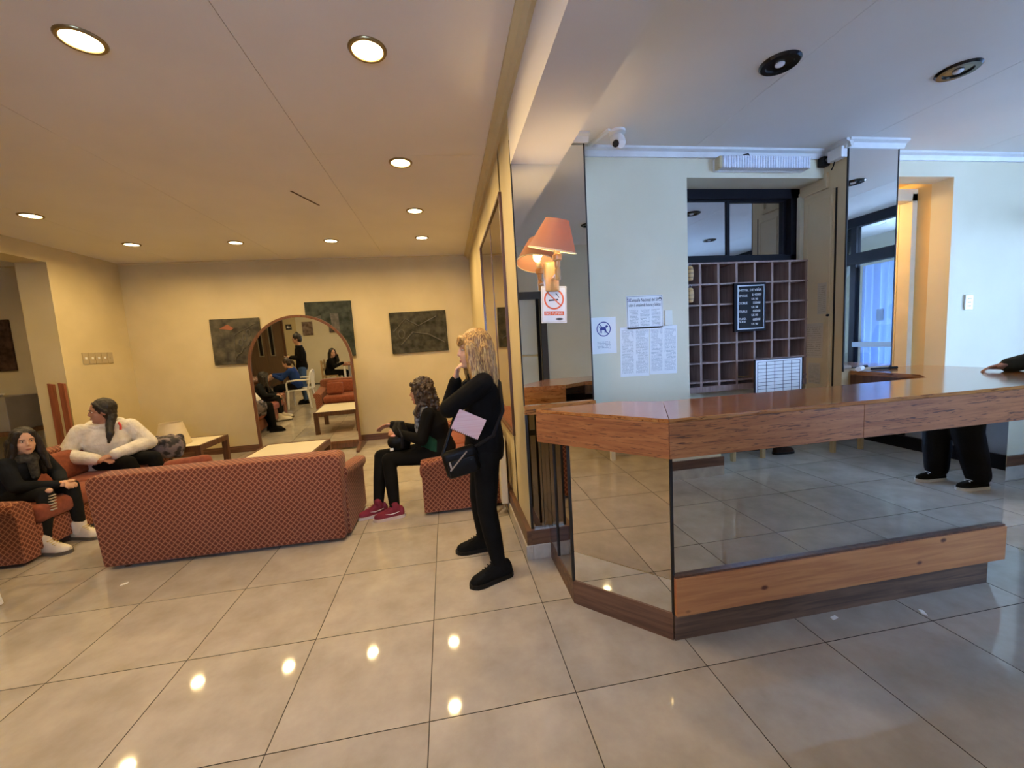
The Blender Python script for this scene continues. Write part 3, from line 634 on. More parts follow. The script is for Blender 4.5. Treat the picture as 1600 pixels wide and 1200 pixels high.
# pillar side: panel door, papers, knob, conduit, junction box
pd = thing('pillar_cupboard_door', 'ochre cupboard door on the side of the mirrored pillar', 'door', (3.06, 0, 0))
obj('door_panel', box(-.012, 0, 1.16, 1.40, .05, 2.44), OCHRE, pd)
obj('panel_moulding', band([(1.175, .15), (1.375, .15), (1.375, 2.40), (1.175, 2.40)], [(1.185, .16), (1.365, .16), (1.365, 2.39), (1.185, 2.39)], -.016, -.012, 'x'), OCHRE, pd)
obj('gap', box(-.004, 0, 1.140, 1.152, .05, 2.44), EDGE, pd)
obj('knob', ell((-.022, 1.178, 1.525), (.014, .010, .010)), BLACKP, pd, True)
for i, (y, z, w, h, lb) in enumerate(((1.236, 1.655, .075, .235, 'narrow faded paper list pinned high on the pillar cupboard door'), (1.30, 1.335, .155, .27, 'large faded paper sheet on the middle of the pillar cupboard door'), (1.292, 1.075, .105, .165, 'small faded paper sheet low on the pillar cupboard door'))):
    o = sheet('pinned_paper', (3.0475, y, z), (0, -1, 0), U_, (-1, 0, 0), w, h, papermat('faded_print_%d' % i, (.25, .20, .14), 16, 1, base=(.60, .50, .36))); tag(o, lb, 'paper')
cd = thing('cable_duct', 'ochre painted cable duct stepping round the niche corner', 'conduit', (3.06, 1.25, 0))
obj('vertical_run', box(-.035, 0, .17, .20, 1.98, 2.47), CRM2, cd); obj('sloping_run', [box(-.02, 0, -.02, .2, 2.46, 2.50), box(-.02, 0, -.04, -.015, 2.46, 2.57)], OCHRE, cd)
jb = thing('junction_box', 'white junction box high on the pillar side', 'box', (3.06, 1.12, 2.66)); obj('case', box(-.05, 0, -.05, .06, -.04, .035, .005, 2), WHITE, jb); obj('cable', tube([(-.02, .03, -.04), (-.02, .04, -.07), (-.012, .06, -.085)], .004, 6), BLACKP, jb)
bc = thing('black_sensor', 'small black sensor under the cornice by the junction box', 'sensor', (3.06, 1.245, 2.65)); obj('body', box(-.065, -.005, -.05, 0, -.035, .03, .006, 2), BLACKP, bc); obj('lens', cyl((-.036, -.051, 0), (-.036, -.054, 0), .012, n=12), STEEL, bc)
# emergency light
el = thing('emergency_light', 'white ribbed emergency light bar above the key niche', 'light', (2.50, Yw, 2.622))
obj('housing', box(-.36, .36, -.03, 0, -.045, .045, .01, 2), WHITE, el)
obj('end_cap', box(-.362, -.335, -.08, -.02, -.043, .043, .012, 3), M('yellowed_plastic', (.60, .50, .30), rough=.4), el)
RIB = M('ribbed_diffuser', (.70, .74, .82), (.86, .88, .92), scale=40, rough=.2, bump=.3, bscale=120)
for k in range(34): obj('rib', box(-.335+k*.0205, -.335+k*.0205+.018, -.085, -.03, -.042, .042, .006, 2), RIB, el)
obj('cable', tube([(-.15, -.02, .045), (-.14, -.035, .065), (-.10, -.03, .075), (-.07, -.012, .06)], .005, 6), BLACKP, el); obj('wire_cover', box(-.07, .36, -.018, 0, .05, .078), WHITE, el)
# CCTV dome camera
cc = thing('security_camera', 'white security dome camera on the reception ceiling', 'camera', (1.325, 1.02, ZR))
obj('mount', lathe([(.05, 0), (.05, -.015), (.03, -.02)]), WHITE, cc, True)
hd = xf(lathe([(.012, .05), (.034, .045), (.042, .02), (.042, -.02), (.034, -.055), (.022, -.07), (.0, -.072)]), Matrix.Translation((0, 0, -.055)) @ Matrix.Rotation(math.radians(-48), 4, 'X'))
obj('housing', hd, WHITE, cc, True)
obj('lens', xf(cyl((0, 0, -.06), (0, 0, -.075), .02, n=16), Matrix.Translation((0, 0, -.055)) @ Matrix.Rotation(math.radians(-48), 4, 'X') @ Matrix.Rotation(math.radians(28), 4, 'Y')), BLACKP, cc, True)
cv = obj('wire_duct', box(-.011, .011, 0, .26, -.014, 0), WHITE); cv.location = (1.26, .99, ZR); cv.rotation_euler = (0, 0, math.radians(14)); tag(cv, 'white wire duct running from the security camera to the wall', 'conduit')

# ------------------------------------------------------------------ wall lamp and no smoking sign on the pier mirror
wl = thing('wall_lamp', 'wooden swing arm wall lamp with tilted pink shade', 'lamp', (.875, 1.087, 1.87))
LW = wood('honey_lamp_wood', (.68, .40, .14), (.55, .30, .09), 'z', rough=.35)
obj('wall_plate', box(-.045, .045, -.03, 0, -.10, .09, .012, 3), LW, wl, True)
obj('arm', tube([(0, -.03, -.02), (-.01, -.11, -.025), (-.02, -.215, -.02)], .011, 10), LW, wl, True)
obj('post', lathe([(.012, -.06), (.016, -.055), (.017, .0), (.013, .01), (.017, .02), (.017, .05), (.027, .055), (.028, .085), (.020, .09)], (-.02, -.225, 0), 18), LW, wl, True)
obj('bulb_holder', lathe([(.018, .09), (.020, .12), (.010, .14)], (-.02, -.225, 0), 16), M('cream_bulb_holder', (.8, .7, .45), rough=.4), wl, True)
TL = Matrix.Translation((-.028, -.225, .20)) @ Matrix.Rotation(math.radians(10), 4, 'Y') @ Matrix.Rotation(math.radians(13), 4, 'X')
sm_, N2, L2, b2 = newmat('pink_lamp_shade'); b2.inputs['Base Color'].default_value = (.46, .25, .16, 1); b2.inputs['Roughness'].default_value = .8
_t = N2.new('ShaderNodeBsdfTranslucent'); _t.inputs[0].default_value = (.62, .33, .18, 1); _m = N2.new('ShaderNodeMixShader'); _m.inputs[0].default_value = .32
L2.new(b2.outputs[0], _m.inputs[1]); L2.new(_t.outputs[0], _m.inputs[2]); L2.new(_m.outputs[0], N2['Material Output'].inputs[0])
sh_ = obj('lamp_shade', xf(rings([[(r*math.cos(2*PI*i/36), r*math.sin(2*PI*i/36), z) for i in range(36)] for r, z in ((.142, -.085), (.068, .085), (.066, .085), (.139, -.084))], False), TL), sm_, wl, True)
obj('shade_rim', xf(tube([(.142*math.cos(2*PI*i/36), .142*math.sin(2*PI*i/36), -.085) for i in range(36)], .004, 6, True), TL), M('cream_rim', (.85, .75, .5), rough=.5), sh_, True)
obj('bulb', xf(ell((0, 0, -.03), (.028, .028, .04)), TL), emis('lit_bulb', (1, .78, .42), 14), wl, True)
bl_ = bpy.data.lights.new('wall_lamp_light', 'POINT'); bl_.energy = 20; bl_.color = (1, .70, .34); bl_.shadow_soft_size = .03
bo = bpy.data.objects.new('wall_lamp_light', bl_); COL.objects.link(bo); bo.location = (.847, .862, 2.055)
ns = thing('no_smoking_sign', 'white no smoking sign with orange ring taped under the wall lamp', 'sign', (.884, 1.084, 1.688)); ns.rotation_euler = (0, math.radians(2), 0)
sheet('card', (0, -.001, 0), R_, U_, N_, .168, .235, PAPER, ns)
obj('ban_ring', [ring(0, .035, .066, .010), bar((-.046, .080), (.048, -.008), .008)], ORANGE, ns)
obj('cigarette', [bar((-.035, .027), (.028, .032), .009, -.0032, -.0025)]+[bar((.012, .072), (.022, .062), .005, -.0032, -.0025), bar((.022, .062), (.033, .046), .004, -.0032, -.0025)], INK, ns)
obj('caption_bar', box(-.066, .066, -.003, -.002, -.068, -.042), ORANGE, ns)
obj('caption', text_shape('NO FUMAR', .024, (0, -.0035, -.056), AX, .0003, sx=.95), PAPER, ns)
obj('emblem', ell((.035, -.002, -.092), (.028, .001, .007)), INK, ns)
obj('frame_line', band([(-.078, -.111), (.078, -.111), (.078, .111), (-.078, .111)], [(-.0765, -.1095), (.0765, -.1095), (.0765, .1095), (-.0765, .1095)], -.003, -.002, 'y'), M('gold_line', (.5, .36, .12), rough=.4), ns)
obj('tape', box(-.035, .035, -.004, -.001, .112, .126), M('mauve_tape', (.30, .22, .36), rough=.4), ns)
#LIGHTS
# ------------------------------------------------------------------ ceiling downlights
BULB = emis('lit_downlight_lens', (1.0, .80, .45), 9.0)
RING = M('bronze_downlight_ring', (.30, .22, .10), rough=.3, metal=.8)
LIT = [(-.096, .72, 'above the lounge entrance near the beam'), (-.07, 1.96, 'above the standing person'), (-.045, 3.12, 'third along the partition'), (-.033, 4.22, 'in the lounge corner by the partition'),
       (-1.209, 4.29, 'in front of the square dark picture'), (-2.361, 4.295, 'in front of the arched mirror'), (-3.526, 4.29, 'in front of the wing wall'), (-3.62, 3.17, 'above the seated person in white'), (-1.34, .75, 'above the lounge end nearest the camera side'),
       (-3.60, .75, 'above the jigsaw table'), (-1.3, -1.2, 'over the rear left aisle'), (-3.6, -1.2, 'by the brown double door'), (-5.8, 3.2, 'in the far side bay')]
dl0 = None
for x, y, w in LIT:
    t = thing('downlight', 'lit recessed downlight '+w, 'ceiling light', (x, y, ZL), group='lit downlights in the lounge ceiling')
    if dl0 is None:
        dl0 = (mesh('ring', lathe([(.072, -.001), (.074, -.009), (.086, -.010), (.092, -.003), (.092, 0)], n=32, cap=False), RING, True), mesh('lens', lathe([(.072, -.004), (.05, -.006), (.001, -.007)], n=28), BULB, True))
    obj('ring', dl0[0], parent=t); obj('lens', dl0[1], parent=t)
    l = bpy.data.lights.new('downlight_lamp', 'AREA'); l.shape = 'DISK'; l.size = .11; l.energy = DOWNLIGHT_W; l.color = WARM; l.spread = math.radians(165)
    o = bpy.data.objects.new('downlight_lamp', l); COL.objects.link(o); o.location = (x, y, ZL-.012)
UNL = [(1.87, .365, 'between the beam and the counter middle'), (2.90, .345, 'above the right end of the counter'), (3.95, .33, 'near the right hand wall'), (1.87, -.85, 'across from the counter middle'), (2.90, -.85, 'across from the counter right end'), (3.95, -.85, 'toward the street door')]
u0 = (mesh('ring', lathe([(.058, 0), (.060, -.012), (.082, -.012), (.090, -.004), (.090, 0)], n=32, cap=False), M('black_chrome_ring', (.03, .03, .03), rough=.2, metal=.6), True),
      mesh('reflector', lathe([(.058, -.004), (.040, -.002), (.02, -.002)], n=28), M('dark_reflector', (.10, .09, .07), rough=.15, metal=.9), True), mesh('bulb', ell((0, 0, -.008), (.022, .022, .010)), M('unlit_bulb', (.7, .7, .72), rough=.15), True))
for x, y, w in UNL:
    t = thing('downlight', 'unlit black rimmed downlight '+w, 'ceiling light', (x, y, ZR), group='unlit downlights in the reception ceiling')
    for n_, me in zip(('ring', 'reflector', 'bulb'), u0): obj(n_, me, parent=t)
# lamp added beyond the doorway to warm and brighten the corridor
cb = thing('corridor_fill_lamp', 'added round ceiling lamp giving warm fill in the yellow corridor', 'ceiling light', (3.85, 2.2, 2.62))
obj('bowl', lathe([(.10, 0), (.10, -.02), (.07, -.05), (.01, -.06)]), emis('corridor_fill_glass', (1, .75, .4), 2), cb, True)
l = bpy.data.lights.new('corridor_fill_light', 'POINT'); l.energy = 26; l.color = (1, .74, .36); l.shadow_soft_size = .08
o = bpy.data.objects.new('corridor_fill_light', l); COL.objects.link(o); o.location = (3.85, 2.2, 2.50)
#FURNITURE
# ------------------------------------------------------------------ sofas (local: width on x, back at y=0, seat towards +y)
def sofa(name, label, loc_, rz, w, seats, group='red lattice sofas'):
    t = thing(name, label, 'sofa', loc_, rz, group); h = w/2
    # back: rounded top corners in outline, slight backward lean of the panel
    out = []
    for cx_, cz, a0 in ((h-.06, .64, 0), (-h+.06, .64, PI/2)):
        for k in range(7):
            a = a0+PI/2*k/6; out.append((cx_+.06*math.cos(a), cz+.06*math.sin(a)))
    out += [(-h+.02, .025), (h-.02, .025)]
    v, f = prism(out, 0, .17, 'y')
    v = [(x, y-.02*(z-.05)/.65*(1 if y < .05 else .2), z) for x, y, z in v]
    bm = bmesh.new(); vs_ = [bm.verts.new(p) for p in v]
    for q in f: bm.faces.new([vs_[i] for i in q])
    bmesh.ops.recalc_face_normals(bm, faces=bm.faces); bmesh.ops.bevel(bm, geom=[e for e in bm.edges if e.calc_face_angle(0) > .9], offset=.018, segments=3, profile=.5, affect='EDGES')
    obj('backrest', frombm(bm), LAT, t, True, True)
    obj('seat_base', box(-h+.10, h-.10, .16, .70, .06, .27, .015, 2), LAT, t, True, True)
    for s in (-1, 1):
        # arm outline in x-z: straight outside, rolled flared top
        pr = [(0, .03), (0, .40), (-.012, .43), (-.022, .46), (-.018, .49), (0, .505), (.04, .51), (.09, .50), (.13, .475), (.135, .44), (.13, .03)]
        ring0 = []
        for y, dz, dx in ((.09, .06, .0), (.30, .03, .0), (.55, .0, -.008), (.70, -.012, -.014), (.715, -.02, -.006)):
            ring0.append([(s*(h-p-(dx if q > .4 else 0)), y, q+(dz if q > .35 else 0)) for p, q in pr])
        obj('arm', rings(ring0), LAT, t, True, True)
    cw = (w-.28)/seats
    for k in range(seats):
        x0 = -h+.14+k*cw
        obj('seat_cushion', box(x0+.004, x0+cw-.004, .20, .745, .27, .415, .05, 4), REDF, t, True)
        c = xf(box(-cw/2+.006, cw/2-.006, -.07, .07, 0, .275, .055, 4), Matrix.Translation((x0+cw/2, .235, .40)) @ Matrix.Rotation(math.radians(12), 4, 'X'))
        obj('back_cushion', c, REDF, t, True)
    for x in (-h+.14, h-.14):
        for y in (.06, .64): obj('foot', cyl((x, y, 0), (x, y, .06), .022, n=10), DARKW, t)
    return t
sofa('sofa', 'red lattice two seat sofa standing free with its back to the tiled aisle', (-1.535, 1.70, 0), math.radians(-.5), 1.70, 2)
sofa('sofa', 'red lattice sofa against the partition under the seated person in green', (.60, 2.84, 0), PI/2, 1.70, 2)
sofa('sofa', 'red lattice sofa by the wing wall carrying two seated people', (-3.78, 2.81, 0), -PI/2, 1.70, 2)
pc = xf(box(-.17, .17, -.05, .05, -.125, .125, .048, 4), Matrix.Translation((-2.02, 2.22, .545)) @ Matrix.Rotation(math.radians(14), 4, 'X') @ Matrix.Rotation(.2, 4, 'Z'))
tag(obj('throw_pillow', pc, REDF, None, True), 'plain red throw pillow on the free standing sofa', 'pillow')

# ------------------------------------------------------------------ coffee tables
def ctable(label, loc_, rz, w, d, h):
    t = thing('coffee_table', label, 'table', loc_, rz, 'cream topped coffee tables')
    obj('top', box(-w/2+.03, w/2-.03, -d/2+.03, d/2-.03, h-.03, h-.003), TTOP, t)
    obj('top_frame', [box(-w/2, w/2, -d/2, -d/2+.03, h-.07, h), box(-w/2, w/2, d/2-.03, d/2, h-.07, h), box(-w/2, -w/2+.03, -d/2+.03, d/2-.03, h-.07, h), box(w/2-.03, w/2, -d/2+.03, d/2-.03, h-.07, h)], DARKW, t)
    for sx in (-1, 1):
        for sy in (-1, 1): obj('leg', box(sx*w/2-(.07 if sx > 0 else 0), sx*w/2+(.07 if sx < 0 else 0), sy*d/2-(.05 if sy > 0 else 0), sy*d/2+(.05 if sy < 0 else 0), 0, h-.07), DARKW, t)
ctable('cream topped coffee table between the free standing sofa and arched mirror', (-1.72, 3.46, 0), 0.0, .74, .76, .39)
ctable('cream topped corner table holding a lamp shade', (-3.32, 4.32, 0), 0.0, .80, .66, .42)
ls = thing('loose_lamp_shade', 'cream lamp shade standing on the corner table', 'lamp shade', (-3.36, 4.24, .42))
SHD = M('cream_shade_fabric', (.62, .52, .33), (.66, .56, .36), scale=20, rough=.8)
obj('cone', rings([[(r*math.cos(2*PI*i/32), r*math.sin(2*PI*i/32), z) for i in range(32)] for r, z in ((.19, .0), (.12, .28), (.116, .28), (.186, .0))], False), SHD, ls, True)
for r, z in ((.19, .003), (.12, .28)): obj('rim', tube([(r*math.cos(2*PI*i/32), r*math.sin(2*PI*i/32), z) for i in range(32)], .003, 6, True), SHD, ls, True)

# ------------------------------------------------------------------ arched standing mirror
MY = 4.85
am = thing('arched_mirror', 'arched standing mirror in a brown wooden frame', 'mirror', (-1.905, MY, 0), math.radians(1.7))
HW, ZS, ZB = .705, 1.33, .10
def arch(hw, z0, zs, n=36): return [(hw*math.cos(PI*k/n), zs+hw*math.sin(PI*k/n)) for k in range(n+1)]+[(-hw, z0), (hw, z0)]
tilt = Matrix.Rotation(math.radians(2.0), 4, 'X')
obj('glass', xf(prism(arch(HW-.03, ZB+.03, ZS), -.004, .004, 'y'), tilt), MIR, am)
obj('frame', xf(band(arch(HW, ZB, ZS), arch(HW-.035, ZB+.035, ZS), -.02, .03, 'y'), tilt), wood('arch_frame_wood', (.17, .07, .03), (.10, .042, .018), 'z', rough=.4, coat=.2), am)
obj('back_board', xf(prism(arch(HW-.02, ZB+.02, ZS), .006, .02, 'y'), tilt), DARKW, am)
obj('base_rail', box(-HW, HW, -.02, .03, .03, .11), DARKW, am)
for s in (-1, 1): obj('foot', prism([(-.30, 0), (.30, 0), (.30, .03), (.05, .10), (-.05, .10), (-.30, .03)], s*(HW-.01)-.022, s*(HW-.01)+.022, 'x'), DARKW, am)

# ------------------------------------------------------------------ pictures
def picture(label, x, y, z, w, h, seed, d=.035, roll=0.0, rz=0.0, c1=(.035, .032, .024), c2=(.11, .10, .07), shapes=()):
    t = thing('picture', label, 'picture', (x, y, z), rz); t.rotation_euler = (0, roll, rz)
    obj('canvas', box(-w/2, w/2, -d, 0, -h/2, h/2, .004, 1), M('dark_relief_%d' % seed, c1, c2, scale=7+seed, detail=8, rough=.75, spec=.15, bump=.8, bscale=14+seed*2), t)
    if shapes: obj('relief', shapes, M('grey_relief_%d' % seed, (.05, .047, .036), (.10, .095, .075), scale=20, rough=.6), t, True)
sh1 = [tube([(-.05+.10*i, -.036, -.28+.10*i), (.0+.10*i, -.040, -.20+.10*i), (.05+.08*i, -.036, -.18+.08*i)], .010, 6) for i in range(4)]+[tube([(.06+.028*math.cos(a)+.06*i, -.037, -.02+.05*math.sin(a)+.07*i) for a in [k*PI/5 for k in range(10)]], .008, 6, True) for i in range(3)]+[tube([(-.05, -.036, -.3), (-.02, -.036, .1), (.3, -.036, .26)], .007, 6)]
picture('dark square relief picture beside the wing wall end of the back wall', -2.965, YB, 1.725, .69, .69, 1, shapes=sh1)
obj('orange_smear', prism([(-.22, .20), (-.10, .26), (-.02, .20), (-.06, .17), (-.14, .19)], -.0375, -.036, 'y'), M('orange_paint_smear', (.28, .09, .04), rough=.6), [o for o in COL.objects if o.name.startswith('picture')][0])
sh2 = [prism([(-.22, -.40), (-.24, .20), (-.12, .22), (-.08, -.40)], -.040, -.033, 'y'), prism([(.06, -.40), (.02, .25), (.14, .24), (.16, -.40)], -.040, -.033, 'y')]
picture('dark green upright picture partly behind the arched mirror', -1.60, YB, 1.835, .69, .87, 2, c1=(.02, .026, .02), c2=(.06, .07, .055), shapes=sh2)
sh3 = [tube([(-.40, -.036, .02), (-.2, -.038, .22), (0, -.038, .10), (.3, -.036, .24)], .010, 6), tube([(-.3, -.036, -.2), (-.1, -.038, .0), (.15, -.038, -.05), (.4, -.036, -.2)], .012, 6), tube([(-.28+.05*math.cos(a), -.037, -.02+.07*math.sin(a)) for a in [k*PI/6 for k in range(12)]], .008, 6, True)]
picture('dark wide landscape picture nearest the partition', -.235, YB, 1.722, .90, .66, 3, roll=math.radians(-.6), c1=(.024, .024, .016), c2=(.075, .07, .048), shapes=sh3)
picture('dark brown picture in the far side bay', -6.18, YB, 1.84, .62, .72, 4, c1=(.03, .016, .010), c2=(.08, .045, .03))
picture('small framed picture on the rear wall', -3.62, -2.8, 1.75, .30, .42, 5, rz=PI, c1=(.12, .08, .07), c2=(.3, .24, .2))
picture('tiny dark framed picture on the rear wall by the window', -2.86, -2.8, 1.72, .26, .26, 6, rz=PI, c1=(.06, .05, .05), c2=(.2, .18, .16))

# ------------------------------------------------------------------ switches on the wing wall
sw = thing('switch_plate_row', 'row of five beige light switch plates on the wing wall', 'switch', (-4.425, 4.755, 1.58))
SWM = M('beige_switch_plastic', (.42, .34, .20), rough=.4)
for k in range(5):
    p = obj('switch_plate', box(0, .010, -.24+k*.098, -.24+k*.098+.088, -.075, .075, .004, 2), SWM, sw)
    obj('rocker', box(.010, .016, -.24+k*.098+.03, -.24+k*.098+.058, -.012, .016), WHITE if k < 4 else SWM, p)

# ------------------------------------------------------------------ far side bay: low cabinet; tall slat chair; heater
cb = thing('grey_cabinet', 'grey metal cabinet with a dangling cable in the far side bay', 'cabinet', (-5.95, 5.05, 0))
CGR = M('grey_cabinet_paint', (.22, .20, .17), (.26, .24, .20), scale=4, rough=.5)
obj('body', box(-.35, .35, -.25, .25, .68, 1.14, .005, 1), CGR, cb); obj('trolley_top', box(-.40, .40, -.28, .28, .62, .68), DARKW, cb)
for x in (-.36, .36):
    for y in (-.24, .24): obj('leg', box(x-.025, x+.025, y-.025, y+.025, 0, .62), DARKW, cb)
obj('cable', tube([(.02, -.10, 1.15), (.05, -.255, 1.12), (.02, -.262, 1.02), (.10, -.262, .92), (.14, -.262, .84), (.11, -.262, .76)], .006, 6), BLACKP, cb); obj('socket_box', box(.02, .08, -.262, -.25, .93, .97), BLACKP, cb)
obj('papers', [xf(box(-.09, .09, -.06, .06, 0, .012), Matrix.Translation((.05+.02*i, -.1, 1.141+.013*i)) @ Matrix.Rotation(.5*i, 4, 'Z')) for i in range(3)], PAPER, cb)
hc = thing('slat_back_chair', 'red brown wooden chair with two tall back slats before the wing wall', 'chair', (-4.36, 3.98, 0))
for x in (-.155, -.045): obj('back_slat', prism([(x-.03, .45), (x+.03, .45), (x+.03, 1.285), (x-.03, 1.30)], .16, .19, 'y'), REDW, hc)
obj('seat', box(-.22, .18, -.22, .19, .42, .46, .01, 2), REDW, hc)
for x in (-.20, .16):
    for y in (-.20, .17): obj('leg', box(x-.02, x+.02, y-.02, y+.02, 0, .42), REDW, hc)
ht = thing('panel_heater', 'slim white panel heater on splayed feet beside the partition', 'heater', (.575, 1.90, 0))
obj('panel', box(-.03, .03, -.10, .02, .10, .68, .012, 3), M('yellowed_white_enamel', (.70, .64, .48), rough=.35), ht)
for y in (-.06,): obj('foot', [tube([(-.08, y, .012), (-.02, y, .06), (0, y, .12)], .010, 8), tube([(.05, y, .012), (.02, y, .06), (0, y, .12)], .010, 8)], M('rusty_chrome', (.35, .28, .2), rough=.4, metal=.8), ht, True)
#PEOPLE
# ------------------------------------------------------------------ people (local: +x forward, +y left, +z up)
HTEX = bpy.data.textures.new('hair_clumps', 'CLOUDS'); HTEX.noise_scale = .028; HTEX.noise_depth = 2
def remesh(name, shapes, voxel, m, parent, it=3, label=None, disp=0.0):
    me = mesh(name, shapes, m, True); o = bpy.data.objects.new(name, me); COL.objects.link(o)
    r = o.modifiers.new('remesh', 'REMESH'); r.mode = 'VOXEL'; r.voxel_size = voxel; r.use_smooth_shade = True
    if it:
        q = o.modifiers.new('smooth', 'SMOOTH'); q.factor = .5; q.iterations = it
    if disp:
        q = o.modifiers.new('clumps', 'DISPLACE'); q.texture = HTEX; q.strength = disp; q.mid_level = .5; q.texture_coords = 'LOCAL'
    dgp = bpy.context.evaluated_depsgraph_get(); dgp.update()
    m2 = bpy.data.meshes.new_from_object(o.evaluated_get(dgp)); m2.name = name
    if not m2.materials: m2.materials.append(m)
    for p in m2.polygons: p.use_smooth = True
    bpy.data.objects.remove(o); bpy.data.meshes.remove(me)
    o = obj(name, m2, parent=parent, label=label)
    return o
def vloft(secs, side=None, n=20):
    """secs: (centre, half width, half depth[, side axis]) along a spine"""
    c = [Vector(q[0]) for q in secs]; rs = []
    for i, q in enumerate(secs):
        t = (c[min(i+1, len(c)-1)]-c[max(i-1, 0)]).normalized(); sd = Vector(q[3]) if len(q) > 3 else (side or Vector((0, 1, 0)))
        sd = (sd-t*sd.dot(t)).normalized(); fw = sd.cross(t)
        rs.append([c[i]+sd*(q[1]*math.cos(2*PI*k/n))+fw*(q[2]*math.sin(2*PI*k/n)) for k in range(n)])
    return rings(rs)
def handshape(w, d, nrm, left, curl, k=1.0, thumb=.5):
    w, d, nrm = Vector(w), Vector(d).normalized(), Vector(nrm); nrm = (nrm-d*nrm.dot(d)).normalized()
    t = nrm.cross(d)*(1 if left else -1)          # towards the thumb
    S = [ell(w+d*.045*k, (.050*k, .038*k, .016*k), (d, t, nrm)), capsule(w-d*.02*k, .022*k, w+d*.03*k, .024*k)]
    for o_, ln, i in ((.028, .066, 0), (.010, .076, 1), (-.010, .070, 2), (-.028, .055, 3)):
        p = w+d*.080*k+t*o_*k; a = curl*.5+i*.06
        for sgm, rr in ((.45, .0088), (.32, .0082), (.23, .0075)):
            dd = d*math.cos(a)+nrm*math.sin(a)+t*(o_*1.2)
            q = p+dd*ln*sgm*1.05*k; S.append(capsule(p, rr*k, q, rr*.95*k, 8, 3)); p = q; a += curl*.55
    p = w+d*.022*k+t*.030*k; dd = (d*.75+t*.62+nrm*.25*thumb).normalized(); q = p+dd*.036*k; S.append(capsule(p, .0115*k, q, .0098*k, 8, 3))
    dd = (dd+d*.4+nrm*.3*thumb-t*.2).normalized(); S.append(capsule(q, .0096*k, q+dd*.030*k, .0085*k, 8, 3))
    return S
SKINM = {}
def skinmat(c):
    if c not in SKINM: SKINM[c] = M('skin_%d' % len(SKINM), c, (c[0]*1.08, c[1]*1.05, c[2]*1.05), scale=14, rough=.5)
    return SKINM[c]
EYEW = M('eye_white', (.75, .72, .68), rough=.2); IRIS = M('dark_iris', (.02, .012, .008), rough=.15); LIP = M('lip_colour', (.36, .11, .09), rough=.45)
def clothm(name, c, c2=None, **kw):
    kw.setdefault('rough', .9); kw.setdefault('spec', .15); return M(name, c, c2 or (c[0]*1.5+.001, c[1]*1.5+.001, c[2]*1.5+.001), scale=kw.pop('scale', 9), bump=kw.pop('bump', .35), bscale=kw.pop('bscale', 22), **kw)
def face_axes(look, tilt=0.0):
    fd = Vector(look).normalized(); u = Vector((0, 0, 1)); u = (u-fd*u.dot(fd)).normalized(); sd = u.cross(fd)
    return fd, sd, u
